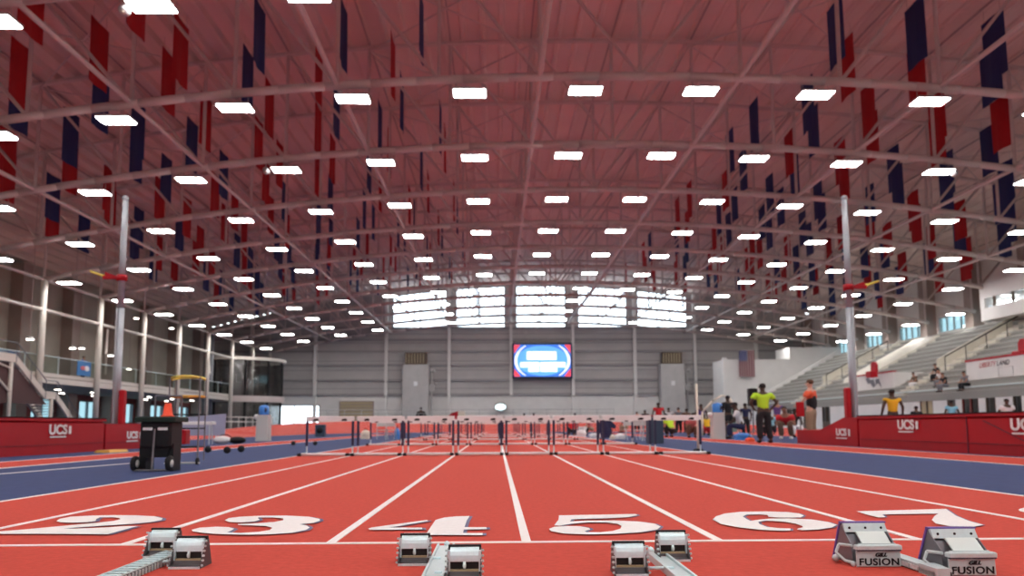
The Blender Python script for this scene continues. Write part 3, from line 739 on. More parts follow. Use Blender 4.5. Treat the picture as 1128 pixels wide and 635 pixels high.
# ------------------------------------------------------------------ hurdles
h0 = empty('hurdle', (0, 0, 0))
for sx in (-1, 1):
    m = MB(); m.box(sx*.485-.024, sx*.485+.024, -.02, .02, .20, .76); m.build('upright', M['navy'], h0)
    m = MB(); m.tube((sx*.485, 0, .02), (sx*.485, 0, .24), .014, 6); m.build('leg_tube', M['silver'], h0)
    m = MB(); m.tube((sx*.49, .03, .03), (sx*.49, -.62, .03), .022, 6); m.build('foot', M['silver'], h0)
    m = MB(); m.bbox(sx*.49-.04, sx*.49+.04, -.70, -.58, 0, .06, .01); m.build('foot_cap', M['rubber'], h0)
m = MB(); m.tube((-.45, -.64, .035), (.45, -.64, .035), .034, 8); m.build('base_bar', M['white'], h0)
m = MB(); m.bbox(-.515, .515, -.014, .014, .745, .865, .01); cb = m.build('crossbar', M['white'], h0)
for sx in (-1, 1):
    m = MB(); m.prism([(sx*.30-.06, .76), (sx*.30+.05, .76), (sx*.30+.06, .80), (sx*.30+.02, .815), (sx*.30-.05, .80)], 'Y', -.018, -.0142); m.build('emblem', M['black'], cb)
bpy.context.view_layer.update()
hy = [18.15, 27.3, 36.4, 45.5, 54.6]
first = True
for r, y in enumerate(hy):
    for l in range(8):
        o = h0 if first else copy_tree(h0)
        first = False
        o.location = ((LX[l]+LX[l+1])/2, y+random.uniform(-.03, .03), .004)
        o.rotation_euler.z = random.uniform(-.01, .01)
        o.scale = ((LX[l+1]-LX[l])/1.085, 1, 1)
        tag(o, 'white and navy hurdle in lane %s, %s row from the start line' % (ORD[l+1].replace('first', 'one').replace('second', 'two').replace('third', 'three').replace('fourth', 'four').replace('fifth', 'five').replace('sixth', 'six').replace('seventh', 'seven').replace('eighth', 'eight'), ORD[r+1]), 'hurdle', 'hurdles across the lanes')

# ------------------------------------------------------------------ starting blocks
def pad_a(parent, x, y, nameLabel=None, w=.066):
    # pedal seen from behind; x,y of its near lower edge centre
    p = empty('pedal', (x, y, 0)); p.parent = parent
    m = MB()
    prof = [(.030, .128), (.020, .124), (.010, .112), (.004, .095), (.002, .078), (.002, .070), (.012, .070), (.016, .095), (.030, .112), (.045, .122)]
    m.prism(prof, 'X', -w+.004, w-.004); m.build('curved_shell', M['silver'], p)
    for sx in (-1, 1):
        m = MB(); m.box(sx*w-.005, sx*w+.005, -.004, .012, .030, .118); m.build('side_arm', M['silver'], p)
        m = MB(); m.prism([(-.045, .0), (.10, .0), (.055, .122), (.012, .120), (-.01, .07), (-.045, .02)], 'X', sx*(w+.004)-.003, sx*(w+.004)+.003); m.build('side_plate', M['plate_dark'], p)
        m = MB()
        for k in range(6):
            z = .010+k*.0205; yy = -.040+k*.009
            m.box(sx*(w+.004), sx*(w+.013), yy-.004, yy+.006, z, z+.008)
            m.ball((sx*(w+.012), yy, z+.004), .0055, n=8)
        m.build('adjusting_teeth', M['alu_light'], p)
    m = MB(); m.box(-w+.006, w-.006, .014, .03, .032, .074); m.build('slot_back', M['slot_black'], p)
    m = MB(); m.tube((0, .004, .042), (0, .004, .070), .0065, 10); m.ball((0, -.001, .054), .008, .009, .014, 10); m.build('locking_pin', M['pin'], p)
    m = MB(); m.box(-w+.006, w-.006, -.002, .014, .030, .038); m.build('tan_strip', M['tan'], p)
    m = MB(); m.prism([(-.048, .004), (.012, .004), (.012, .031), (-.004, .030), (-.018, .016), (-.048, .010)], 'X', -w+.004, w-.004); m.build('lower_plate', M['plate_dark'], p)
    m = MB(); m.box(-w-.004, w+.004, -.055, -.046, 0, .010); m.build('base_lip', M['silver'], p)
    m = MB(); m.prism([(.100, .0), (.108, .004), (.052, .136), (.030, .136), (.030, .128), (.045, .122)], 'X', -w-.004, w+.004); m.build('pedal_rubber', M['rubber'], p)
    return p
def block_a(x, y0, pads, label, slotted=False, rail_w=.042, y1=None):
    e = empty('starting_block', (x, y0, .004), 0, label, 'starting block')
    y1 = y1 or (y0-1.0); L = y1-y0
    m = MB()
    if slotted:
        for sx in (-1, 1): m.box(sx*rail_w-.004, sx*rail_w+.004, L, 0, .0, .035)
        rail = m.build('rail', M['alu_light'], e)
        m = MB(); m.box(-rail_w, rail_w, L, 0, .004, .008); m.box(rail_w+.004, rail_w+.006, L, 0, .001, .030); m.build('rail_bed', M['slot_black'], rail)
        m = MB(); k = 0; yy = 0
        while yy > L:
            m.box(-rail_w+.004, rail_w-.004, yy-.028, yy, .030, .0325); yy -= .058
        m.build('rungs', M['silver'], rail)
        m = MB(); yy = 0
        while yy > L:
            m.box(rail_w+.006, rail_w+.011, yy-.014, yy, .002, .029); yy -= .032
        m.build('side_teeth', M['alu_light'], rail)
    else:
        m.box(-rail_w, rail_w, L, 0, .012, .020)
        for sx in (-1, 1): m.box(sx*rail_w-.005, sx*rail_w+.005, L, 0, 0, .032)
        rail = m.build('rail', M['alu_light'], e)
        m = MB(); m.tube((0, .01, .02), (0, .06, .02), .012, 8); m.ball((0, .06, .02), .016, n=8); m.build('front_anchor', M['silver'], rail)
    for px, py in pads:
        pad_a(e, px, py)
        m = MB(); sx = 1 if px > 0 else -1
        m.tube((0, py+.02, .022), (px-sx*.07, py+.02, .022), .008, 8); m.ball((sx*.036, py+.02, .022), .011, n=8); m.build('pedal_axle', M['silver'], e)
    return e
block_a(-.265, 4.27, [(-.122, 3.83-4.27), (.128, 3.46-4.27)], 'silver starting block with flat rail behind the number four', False, .040)
block_a(.775, 4.02, [(.072, 3.89-4.02), (-.195, 3.53-4.02)], 'silver starting block with flat rail behind the number five', False, .040)
block_a(-1.60, 4.08, [(-.075, 4.10-4.08), (.175, 3.79-4.08)], 'silver starting block with ladder-like slotted rail behind the number three', True, .045)
block_a(-2.62, 4.2, [(-.14, 4.05-4.2), (.118, 3.90-4.2)], 'silver starting block at the far left edge behind the number two', True, .045)
def pad_b(parent, x, y):
    p = empty('pedal', (x, y, 0)); p.parent = parent; w = .10
    m = MB(); m.prism([(0, .004), (.006, 0), (.012, .0), (.012, .078), (.006, .078)], 'X', -w, w); fr = m.build('name_plate', M['alu_light'], p)
    o = curve_obj('lettering', M['black'], text='FUSION', size=.046, extrude=.0008, space=1.08, bold=.0011); o.parent = fr; o.rotation_euler = (R(90), 0, 0); o.location = (0, -.0012, .022); o.scale = (1.10, .92, 1)
    o = curve_obj('lettering', M['black'], text='GILL', size=.022, extrude=.0008, shear=.3, bold=.0011); o.parent = fr; o.rotation_euler = (R(90), 0, 0); o.location = (.008, -.0012, .054); o.scale = (1.25, 1, 1)
    m = MB(); m.bbox(-w-.004, w+.004, -.012, .030, .078, .098, .004); m.build('ledge', M['alu_light'], p)
    m = MB(); m.box(-w, w, -.008, .012, .072, .078); m.build('ledge_underside', M['navy'], p)
    m = MB(); m.prism([(.035, .095), (.045, .095), (.115, .142), (.105, .146)], 'X', -.055, .078); m.build('white_panel', M['mint'], p)
    m = MB(); m.box(-.075, .095, .03, .045, .088, .100); m.build('hinge_bar', M['alu_light'], p)
    m = MB(); m.prism([(.115, .142), (.13, .138), (.155, .176), (.140, .180)], 'X', -w, w); up = m.build('upper_bar', M['alu_light'], p)
    for k in (-.075, 0, .075):
        m = MB(); m.ball((k, .124, .160), .006, n=8); m.build('bolt', M['black'], up)
    m = MB(); m.prism([(.045, .02), (.250, .0), (.160, .176), (.13, .15), (.06, .10)], 'X', -w-.002, -w+.004); m.build('side_plate', M['alu_dark'], p)
    m = MB(); m.prism([(.045, .02), (.250, .0), (.160, .176), (.13, .15), (.06, .10)], 'X', w-.004, w+.002); m.build('side_plate', M['alu_dark'], p)
    m = MB(); m.prism([(.250, 0), (.264, 0), (.168, .186), (.140, .186), (.140, .180), (.158, .178)], 'X', -w-.006, w+.006); m.build('pedal_rubber', M['purple'], p)
    m = MB(); m.prism([(.04, .0), (.24, 0), (.15, .14), (.11, .13)], 'X', -w+.004, w-.004); m.build('inner_core', M['alu_dark'], p)
    m = MB(); m.path([(-w-.0, .02, .015), (-w-.03, .06, .02), (-w-.05, .11, .05), (-w-.03, .12, .085), (-w, .05, .088)], .007, 6); m.ball((-w-.035, .15, .018), .018, n=8); m.ball((-w-.02, .0, .015), .012, n=8); m.build('release_lever', M['alu_light'], p)
e = empty('starting_block', (1.97, 3.98, .004), 0, 'grey starting block with purple-edged pedals and lettered plates behind the number six', 'starting block')
pad_b(e, 1.735-1.97, 3.66-3.98); pad_b(e, 2.03-1.97, 3.435-3.98)
m = MB(); 
m.box(-.125, -.060, -.60, .02, .026, .036)
rail = m.build('rail', M['alu_light'], e)
m = MB(); yy = .0
while yy > -.58:
    m.box(-.130, -.123, yy-.013, yy, .006, .026); yy -= .024
m.build('side_teeth', M['white'], rail)
m = MB(); m.box(-.122, -.063, -.60, .02, .0, .026); m.build('rail_base', M['slot_black'], rail)
m = MB(); m.prism([(-.13, -.61), (-.075, -.61), (-.06, -.50), (-.06, -.46), (-.13, -.46)], 'Z', .0, .042); m.build('coupling', M['alu_light'], e)

# ------------------------------------------------------------------ carts and small equipment on the infield
p = atZ(166, 520)
e = empty('trash_cart', (p.x, p.y+.25, 0), 0, 'black wheeled cart with two white clips, standing on the blue floor at left', 'cart')
m = MB(); m.bbox(-.23, .23, -.15, .3, .36, .74, .03); m.prism([(-.15, .2), (.15, .2), (.23, .38), (-.23, .38)], 'Y', -.1, .26); m.build('bin_body', M['black'], e)
m = MB(); m.bbox(-.30, .30, -.2, .34, .72, .80, .02); m.build('rim', M['green_black'], e)
for sx in (-1, 1):
    m = MB(); m.lathe([(.05, -.03), (.105, -.03), (.115, 0), (.105, .03), (.05, .03)], (sx*.25, -.2, .115), 18, axis='X'); w = m.build('wheel', M['rubber'], e)
    m = MB(); m.lathe([(.055, -.035), (.055, .035)], (sx*.25, -.2, .115), 12, axis='X'); m.build('hub', M['grey_bin'], w)
    m = MB(); m.bbox(sx*.11-.07, sx*.11+.07, -.165, -.15, .60, .64, .004); m.build('clip', M['white'], e)
    m = MB(); m.box(sx*.2-.05, sx*.2+.05, -.08, .2, 0, .40); m.build('foot_post', M['black'], e)
m = MB(); m.path([(-.26, -.24, .02), (.26, -.24, .02)], .014, 6); m.tube((0, -.22, .02), (0, -.17, .62), .014, 6); m.build('base_bar', M['alu_dark'], e)
m = MB(); m.path([(-.2, .28, .78), (-.2, .28, 1.12), (.2, .28, 1.12), (.2, .28, .78)], .012, 6); m.build('handle', M['alu_dark'], e)
e = empty('traffic_cone', (p.x+.07, p.y+.35, .803), 0, 'bright orange cone sitting on top of the black cart', 'cone')
m = MB(); m.lathe([(.10, 0), (.10, .012), (.075, .02), (.05, .18), (.045, .2)], n=16); m.build('cone', M['orange'], e)
p = atZ(192, 513)
e = empty('equipment_rack', (p.x+.05, p.y+.2, 0), 0, 'black wheeled rack with yellow curved top rails behind the black cart', 'rack')
for sx in (-1, 1):
    m = MB(); m.path([(sx*.26, -.0, .06), (sx*.26, 0, 1.5)], .014, 6); m.path([(sx*.26, .3, .06), (sx*.26, .3, 1.5)], .012, 6); m.build('upright', M['alu_dark'], e)
    m = MB(); m.lathe([(.03, -.015), (.06, -.015), (.06, .015), (.03, .015)], (sx*.26, 0, .06), 14, axis='X'); m.build('wheel', M['rubber'], e)
for z in (.3, .62, .86):
    m = MB(); m.path([(-.26, 0, z), (.26, 0, z), (.26, .3, z), (-.26, .3, z), (-.26, 0, z)], .012, 6); m.build('shelf_frame', M['black'], e)
m = MB(); m.path([(-.3, 0, .03), (.3, 0, .03)], .015, 6); m.build('base_bar', M['grey_bin'], e)
for z, mt, hh in ((1.47, 'yellow', .05), (1.17, 'amber', .0)):
    m = MB(); pts = [(.28*math.cos(t), .15-.2*math.sin(t), z+hh*abs(math.sin(t))) for t in [math.pi*i/12 for i in range(13)]]; m.path(pts, .022, 6)
    pts = [(.28*math.cos(t), .15+.2*math.sin(t), z+hh*abs(math.sin(t))) for t in [math.pi*i/12 for i in range(13)]]; m.path(pts, .022, 6); m.build('curved_rail', M[mt], e)
m = MB(); m.bbox(-.2, .02, .05, .28, .35, .60, .02); m.build('red_box', M['vinyl_red'], e)
# bench and folded banner
def bench(px0, px1, py, Y, lb, mt='white', z=.45):
    a, b = atY(px0, py, Y), atY(px1, py, Y)
    e = empty('bench', ((a.x+b.x)/2, Y, 0), 0, lb, 'bench'); w = (b.x-a.x)/2
    m = MB(); m.bbox(-w, w, -.2, .2, z-.12, z, .02); m.build('seat', M[mt], e)
    for sx in (-1, 1):
        m = MB(); m.path([(sx*w*.85, -.18, 0), (sx*w*.8, -.1, z-.1)], .02, 6); m.path([(sx*w*.85, .18, 0), (sx*w*.8, .1, z-.1)], .02, 6); m.build('leg', M['alu_light'], e)
    return e
bench(196, 236, 465, 30, 'white-topped bench beyond the black cart on the infield', z=.84)
a = atY(207, 462, 31.5)
e = empty('rolled_banner', (a.x+.5, 31.5, 0), 0, 'pale blue banner board leaning behind the white bench', 'banner board')
m = MB(); m.prism([(-.9, .3), (.95, .3), (.98, 1.15), (.6, 1.12), (-.9, .98)], 'Y', -.02, .02); m.build('board', mat('pale_blue_print', (.38, .40, .55), .6), e)
for q in (-.6, .6):
    m = MB(); m.tube((q, .04, 0), (q, .04, .9), .02); m.build('leg', M['alu_light'], e)
for i, (px, py, lb) in enumerate(((229, 499, 'black medicine ball on the blue floor, nearest to the black cart'), (250, 500, 'black medicine ball on the blue floor, middle of three'), (265.5, 498.5, 'black medicine ball on the blue floor, nearest to the white bag'), (323, 491, 'small dark ball on the blue floor left of the first hurdle'), (347, 491, 'small dark ball on the blue floor behind the first hurdle'))):
    p = atZ(px, py); r = .085 if i < 3 else .075
    m = MB(); m.ball((0, 0, r), r, n=18); m.lathe([(r*1.003, -.004), (r*1.003, .004)], (0, 0, r), 18)
    o = m.build('medicine_ball', M['rubber']); o.location = (p.x, p.y, 0); tag(o, lb, 'ball', 'medicine balls')
p = atZ(252, 489)
e = empty('duffel_bag', (p.x-.25, p.y, 0), 0, 'white and black duffel bag lying near the medicine balls', 'bag')
m = MB(); m.ball((0, 0, .14), .34, .18, .15, 14); m.build('bag_body', M['white'], e)
m = MB(); m.ball((.55, .05, .13), .34, .18, .14, 14); m.build('dark_end', M['black'], e)
m = MB(); m.path([(-.15, 0, .26), (0, 0, .34), (.2, 0, .33), (.35, 0, .24)], .015, 6); m.build('strap', M['black'], e)
def tallbin(px, py, Y, lb, hgt, mt='grey_bin', w=.28):
    p = atZ(px, py)
    e = empty('water_station', (p.x, p.y, 0), 0, lb, 'water station')
    m = MB(); m.prism([(-w, 0), (w, 0), (w*.92, hgt*.72), (-w*.92, hgt*.72)], 'Y', -.25, .25); m.box(-w, w, -.27, .27, 0, .06); m.build('stand', M[mt], e)
    m = MB(); m.lathe([(.20, 0), (.22, .05), (.22, .36), (.15, .42), (.08, .44)], (0, 0, hgt*.72), 14); j = m.build('jug', M['blue_bright'], e)
    m = MB(); m.lathe([(.12, 0), (.12, .04)], (.06, -.2, hgt*.72+.22), 12, axis='Y'); m.build('spigot', M['navy'], j)
    m = MB(); m.ball((-w-.05, 0, hgt*.66), .12); m.build('towel', M['white'], e)
tallbin(290, 486, 37, 'light grey stand with blue water jug on the left infield', 1.62)
tallbin(791, 484, 37, 'light grey stand with blue water jug among the athletes at right', 1.66)
p = atZ(718, 489); e = empty('storage_bin', (p.x+.17, p.y+.3, 0), 0, 'slate blue upright storage bin behind the hurdles at lane eight', 'bin')
m = MB(); m.bbox(-.26, .26, -.3, .3, 0, .92, .03); m.build('body', M['bluegrey'], e); m = MB(); m.bbox(-.29, .29, -.33, .33, .92, 1.0, .03); m.build('lid', M['maroon'], e)
p = atZ(353, 481.5); e = empty('speaker_box', (p.x, p.y, 0), 0, 'small dark speaker box near the banked curve at left', 'speaker')
m = MB(); m.bbox(-.3, .3, -.2, .2, 0, .75, .03); m.build('cabinet', M['bluegrey'], e); m = MB(); m.lathe([(.2, -.22), (.2, -.2)], (0, 0, .4), 14, axis='Y'); m.build('grille', M['black'], e)
# marker pole
p = atZ(768, 497); m = MB()
e = empty('marker_pole', (p.x, 20.0, 0), 0, 'thin white marker pole standing at the right end of the first hurdle row', 'pole')
e.location.x = atY(768.5, 470, 20.0).x
m = MB(); m.tube((0, 0, .02), (0, 0, 1.68), .028, 8); m.build('pole', M['cream'], e); m = MB(); m.lathe([(.14, 0), (.12, .04), (.03, .06)], n=12); m.build('base', M['rubber'], e)
# jacket hung on a hurdle
a = atY(666, 473, 25.5)
e = empty('dark_jacket', (a.x, 27.24, 0), 0, 'dark navy jacket hung over a hurdle upright in the second row', 'jacket')
m = MB()
vs = [(-.16, -.06, .80), (.20, -.06, .80), (.38, -.05, .62), (.34, -.05, .52), (.22, -.07, .56), (.16, -.07, .22), (-.12, -.07, .20), (-.2, -.06, .5)]
e.location.x = atY(666, 473, 27.2).x
m.prism([(v[0], v[2]) for v in vs], 'Y', -.14, -.03); m.ball((0, -.09, .6), .17, .08, .24, 12); m.ball((.1, -.09, .42), .14, .08, .2, 12); m.build('cloth', M['c_navy'], e)
# folding chairs and bags right of the hurdles
def chair(px, py, rz, lb, mt='white'):
    p = atZ(px, py); e = empty('folding_chair', (p.x, p.y, 0), rz, lb, 'chair', 'folding chairs beyond the hurdles')
    m = MB(); m.bbox(-.21, .21, -.2, .2, .43, .46, .01); m.build('seat', M[mt], e)
    m = MB(); m.bbox(-.21, .21, .2, .225, .62, .88, .01); m.build('backrest', M[mt], e)
    for sx in (-1, 1):
        m = MB(); m.tube((sx*.22, -.22, 0), (sx*.22, .22, .9), .013, 6); m.build('leg', M['alu_light'], e)
        m = MB(); m.tube((sx*.2, .24, 0), (sx*.2, -.12, .45), .013, 6); m.build('leg', M['alu_light'], e)
chair(694, 485, .3, 'grey folding chair left of the slate blue bin', 'grey_bin'); chair(703, 486, 2.8, 'grey folding chair touching the slate blue bin', 'grey_bin'); chair(711, 484, -.4, 'grey folding chair just behind the slate blue bin', 'grey_bin')
chair(420, 484, .2, 'grey folding chair seen through the hurdles, left of two', 'grey_bin'); chair(431, 484.5, 3.0, 'grey folding chair seen through the hurdles, beside the blue jug', 'grey_bin'); 
def bag(px, py, w, h, mt, lb, cat='bag'):
    p = atZ(px, py); e = empty('gear_bag', (p.x, p.y+.2, 0), random.uniform(-.2, .2), lb, cat)
    m = MB(); m.ball((0, 0, h/2), w/2, .2, h/2, 14); m.bbox(-w*.42, w*.42, -.17, .17, 0, h*.55, .03); m.build('bag_body', M[mt], e)
    m = MB(); m.path([(-w*.25, 0, h*.8), (-w*.1, 0, h*1.12), (w*.1, 0, h*1.12), (w*.25, 0, h*.8)], .014, 6); m.build('handle', M['black'], e)
bag(402, 484, .5, .45, 'cream', 'cream gear bag on the blue floor seen through the hurdles'); bag(437, 484, .28, .55, 'blue_bright', 'pale blue cooler jug seen through the hurdles'); bag(641, 482, .55, .42, 'white', 'white gear bag beyond the hurdles in lane six')
bag(656, 482, .7, .22, 'c_white', 'flat white bag beside the taller white gear bag'); bag(684, 484, .5, .26, 'white', 'round white bag below the folding chairs'); bag(675, 484.5, .3, .22, 'cream', 'small tan bag beside the round white bag')
bag(820, 485, .8, .3, 'blue_bright', 'blue gear bag at the feet of the seated athlete'); bag(828, 487, .35, .16, 'c_orange', 'pink and orange shoes bag by the green-shirted man')
# red and cream cover at the far end
p = atZ(500, 472.2); e = empty('high_jump_cover', (atY(499, 455, 88).x, 91.5, 0), 0, 'red and cream folded cover at the far end of the curve', 'cover')
m = MB(); m.prism([(-1.2, 0), (.4, 0), (.4, 2.3), (-.3, 2.1), (-1.2, 1.3)], 'Y', -.4, .4); m.build('red_side', M['vinyl_red'], e); m = MB(); m.prism([(.42, 0), (1.2, 0), (1.15, 2.3), (.42, 2.3)], 'Y', -.4, .4); m.build('cream_side', M['cream'], e)
# fence on the left behind the curve
e = empty('railing', (0, 0, 0), 0, 'pale metal railing along the outer edge of the track at left', 'railing')
m0 = atY(237, 462, 74); m1 = atY(300, 462, 86)
m = MB()
for z in (1.05, .6): m.tube((m0.x, 74, z+.5), (m1.x, 86, z+.5), .05, 6)
m.build('rails', M['post_white'], e)
for i in range(9):
    t = i/8; m = MB(); m.tube((m0.x+(m1.x-m0.x)*t, 74+12*t, 0), (m0.x+(m1.x-m0.x)*t, 74+12*t, 1.6), .06, 6); m.build('rail_post', M['post_white'], e)
e = empty('railing', (0, 0, 0), 0, 'thin grey railing across the far end in front of the back wall', 'railing')
m = MB()
for z in (1.6, 2.1, 2.55): m.tube((-22, 95, z), (14, 95, z), .035, 5)
m.build('rails', M['duct'], e)
for i in range(19): m = MB(); m.tube((-22+2*i, 95, 0), (-22+2*i, 95, 2.55), .04, 5); m.build('rail_post', M['duct'], e)
# arched frame and speaker at right
e = empty('arched_frame', (atY(790, 450, 48).x, 48, 0), 0, 'white arched tube frame behind the athletes at right', 'frame')
m = MB(); m.path([(-.95, 0, 0), (-.9, 0, 1.4), (-.3, 0, 2.05), (.3, 0, 2.4), (.75, 0, 2.3), (1.1, 0, 1.5), (1.35, 0, 0)], .06, 8); m.build('tube', M['cream'], e)
m = MB(); m.prism([(.6, .2), (1.2, .2), (1.0, 1.5), (.7, 2.0)], 'Y', .02, .05); m.build('mesh_panel', mat('pale_green_mesh', (.3, .45, .38), .7), e)
a = atY(829, 440, 32)
e = empty('loudspeaker', (a.x, 32, 0), 0, 'black loudspeaker on a white stand beside the green-shirted man', 'loudspeaker')
m = MB(); m.bbox(-.17, .17, -.17, .17, 1.4, 2.1, .03); m.build('cabinet', M['black'], e); m = MB(); m.tube((0, 0, .3), (0, 0, 1.4), .03, 8); m.build('pole', M['alu_dark'], e)
for a_ in (0, 2.1, 4.2): m = MB(); m.tube((0, 0, .5), (.4*math.cos(a_), .4*math.sin(a_), 0), .02, 6); m.build('leg', M['alu_dark'], e)
# blue banner on the balustrade
a = atY(88, 402, 57.5)
e = empty('gallery_sign', (-30.35, 58.1, 4.45), 0, 'blue sign with a pink and white emblem on the gallery glass', 'sign')
m = MB(); m.box(0, .04, 0, 1.9, -.05, 1.0); m.build('panel', mat('sign_blue', (.02, .16, .42), .5), e)
m = MB(); m.ball((.05, .75, .5), .02, .35, .16, 12); m.build('emblem', M['c_pink'], e); m = MB(); m.ball((.05, 1.3, .5), .02, .36, .2, 12); m.build('emblem', M['c_white'], e)

# ------------------------------------------------------------------ people
BASE = dict(pel=(0, 0, .53), wai=(0, 0, .625), che=(0, 0, .735), sho=(0, 0, .80), nec=(0, .004, .848), h1=(0, .008, .885), h2=(0, .012, .930), h3=(0, .008, .968))
def person(loc, rz, H, skin, shirt, pants, hair, label, pose='stand', sleeves=.6, pant_len=.5, extra=None, shoes='c_black', legwear=None):
    e = empty('person', loc, rz, label, 'person'); e.scale = (1.25, 1.15, 1)
    J = dict(BASE)
    for s, sx in (('l', -1), ('r', 1)):
        J[s+'sh'] = (sx*.104, 0, .792); J[s+'el'] = (sx*.150, -.015, .645); J[s+'wr'] = (sx*.158, .03, .505); J[s+'pa'] = (sx*.158, .04, .468)
        J[s+'hi'] = (sx*.052, 0, .505); J[s+'kn'] = (sx*.062, .012, .28); J[s+'an'] = (sx*.066, -.01, .045); J[s+'to'] = (sx*.078, .085, .018)
    if pose == 'akimbo':
        for s, sx in (('l', -1), ('r', 1)): J[s+'el'] = (sx*.178, -.03, .665); J[s+'wr'] = (sx*.120, .02, .56); J[s+'pa'] = (sx*.098, .05, .545)
    if pose == 'walk':
        J['lkn'] = (-.055, .07, .285); J['lan'] = (-.055, .09, .06); J['lto'] = (-.06, .18, .03); J['rkn'] = (.055, -.02, .28); J['ran'] = (.055, -.13, .08); J['rto'] = (.06, -.06, .02)
        J['lel'] = (-.15, -.06, .66); J['lwr'] = (-.14, -.02, .53); J['lpa'] = (-.13, .01, .50); J['rel'] = (.15, .03, .65); J['rwr'] = (.12, .13, .60); J['rpa'] = (.1, .16, .60)
    if pose in ('sit', 'crouch'):
        dz = -.265 if pose == 'sit' else -.33
        for k in list(J):
            if k[-2:] not in ('kn', 'an', 'to'): x, y, z = J[k]; J[k] = (x, y+(z-.5)*(.25 if pose == 'sit' else .55), z+dz)
        for s, sx in (('l', -1), ('r', 1)):
            J[s+'kn'] = (sx*.075, .22, .27 if pose == 'sit' else .30); J[s+'an'] = (sx*.075, .20 if pose == 'sit' else .10, .045); J[s+'to'] = (sx*.08, .29 if pose == 'sit' else .19, .018)
            J[s+'el'] = (sx*.14, .14, .42+dz+.18); J[s+'wr'] = (sx*.09, .22, .33 if pose == 'sit' else .36); J[s+'pa'] = (sx*.08, .245, .32 if pose == 'sit' else .35)
    if extra: J.update(extra)
    rad = dict(pel=(.078, .056), wai=(.066, .048), che=(.090, .058), sho=(.062, .045), nec=(.031, .031), h1=(.036, .042), h2=(.043, .052), h3=(.031, .038))
    for s in 'lr': rad.update({s+'sh': (.030, .032), s+'el': (.024, .024), s+'wr': (.015, .015), s+'pa': (.021, .013), s+'hi': (.052, .052), s+'kn': (.032, .032), s+'an': (.020, .020), s+'to': (.021, .015)})
    E = [('pel', 'wai'), ('wai', 'che'), ('che', 'sho'), ('sho', 'nec'), ('nec', 'h1'), ('h1', 'h2'), ('h2', 'h3')]
    for s in 'lr': E += [('sho', s+'sh'), (s+'sh', s+'el'), (s+'el', s+'wr'), (s+'wr', s+'pa'), ('pel', s+'hi'), (s+'hi', s+'kn'), (s+'kn', s+'an'), (s+'an', s+'to')]
    # fingers
    for s, sx in (('l', -1), ('r', 1)):
        w, pa = Vector(J[s+'wr']), Vector(J[s+'pa']); d = (pa-w).normalized(); sd = Vector((0, 1, 0)); sd = (sd-d*sd.dot(d)).normalized()
        nrm = d.cross(sd)*sx
        for i, (off, ln) in enumerate(((-.014, .036), (-.005, .043), (.005, .046), (.014, .040))):
            a = pa+sd*off+d*.010; b = a+d*ln*.55; c = b+d*ln*.40-nrm*.012
            J['%sf%da' % (s, i)] = tuple(a); J['%sf%db' % (s, i)] = tuple(b); J['%sf%dc' % (s, i)] = tuple(c)
            for q, rr_ in zip('abc', (.0062, .0056, .0045)): rad['%sf%d%s' % (s, i, q)] = (rr_, rr_)
            E += [(s+'pa', '%sf%da' % (s, i)), ('%sf%da' % (s, i), '%sf%db' % (s, i)), ('%sf%db' % (s, i), '%sf%dc' % (s, i))]
        t0 = w+d*.016+sd*.018; t1 = t0+d*.022+sd*.012; J[s+'ta'] = tuple(t0); J[s+'tb'] = tuple(t1); rad[s+'ta'] = (.007, .007); rad[s+'tb'] = (.0055, .0055)
        E += [(s+'wr', s+'ta'), (s+'ta', s+'tb')]
    def skin_mesh(name, keys, edges, grow, mt, root='pel', scale=1.0, lv=1):
        me = bpy.data.meshes.new(name); ix = {k: i for i, k in enumerate(keys)}
        me.from_pydata([Vector(J[k])*H for k in keys], [(ix[a], ix[b]) for a, b in edges if a in ix and b in ix], []); me.materials.append(mt)
        o = bpy.data.objects.new(name, me); COL.objects.link(o); o.parent = e
        md = o.modifiers.new('skin', 'SKIN'); md.use_smooth_shade = True
        if not me.skin_vertices: me.attributes
        sv = me.skin_vertices[0].data if me.skin_vertices else None
        if sv is None: return o
        for k, i in ix.items():
            r = rad[k]; sv[i].radius = ((r[0]*scale+grow)*H, (r[1]*scale+grow)*H); sv[i].use_root = (k == root)
        ss = o.modifiers.new('sub', 'SUBSURF'); ss.levels = lv; ss.render_levels = lv
        return o
    body = skin_mesh('body', list(J), E, 0, skin)
    # shirt
    def lerp(a, b, t): return tuple(Vector(J[a])*(1-t)+Vector(J[b])*t)
    ks = ['pel', 'wai', 'che', 'sho']; es = [('pel', 'wai'), ('wai', 'che'), ('che', 'sho')]
    for s in 'lr':
        J[s+'slv'] = lerp(s+'sh', s+'el', sleeves if sleeves <= 1 else 1); rad[s+'slv'] = (.030, .030)
        ks += [s+'sh', s+'slv']; es += [('sho', s+'sh'), (s+'sh', s+'slv')]
        if sleeves > 1:
            J[s+'cf'] = lerp(s+'el', s+'wr', .9); rad[s+'cf'] = (.018, .018); ks.append(s+'cf'); es.append((s+'slv', s+'cf'))
    skin_mesh('shirt', ks, es, .013, shirt)
    J['pl2'] = tuple(Vector(J['pel'])+Vector((0, 0, .02))); rad['pl2'] = (.078, .056)
    ks = ['pl2', 'pel']; es = [('pl2', 'pel')]
    for s in 'lr':
        if pant_len <= 1: J[s+'pe'] = lerp(s+'hi', s+'kn', pant_len); rad[s+'pe'] = (.044, .044); ks += [s+'hi', s+'pe']; es += [('pel', s+'hi'), (s+'hi', s+'pe')]
        else: J[s+'pe'] = lerp(s+'kn', s+'an', .92); rad[s+'pe'] = (.026, .026); ks += [s+'hi', s+'kn', s+'pe']; es += [('pel', s+'hi'), (s+'hi', s+'kn'), (s+'kn', s+'pe')]
    skin_mesh('trousers' if pant_len > 1 else 'shorts', ks, es, .018, pants, 'pel')
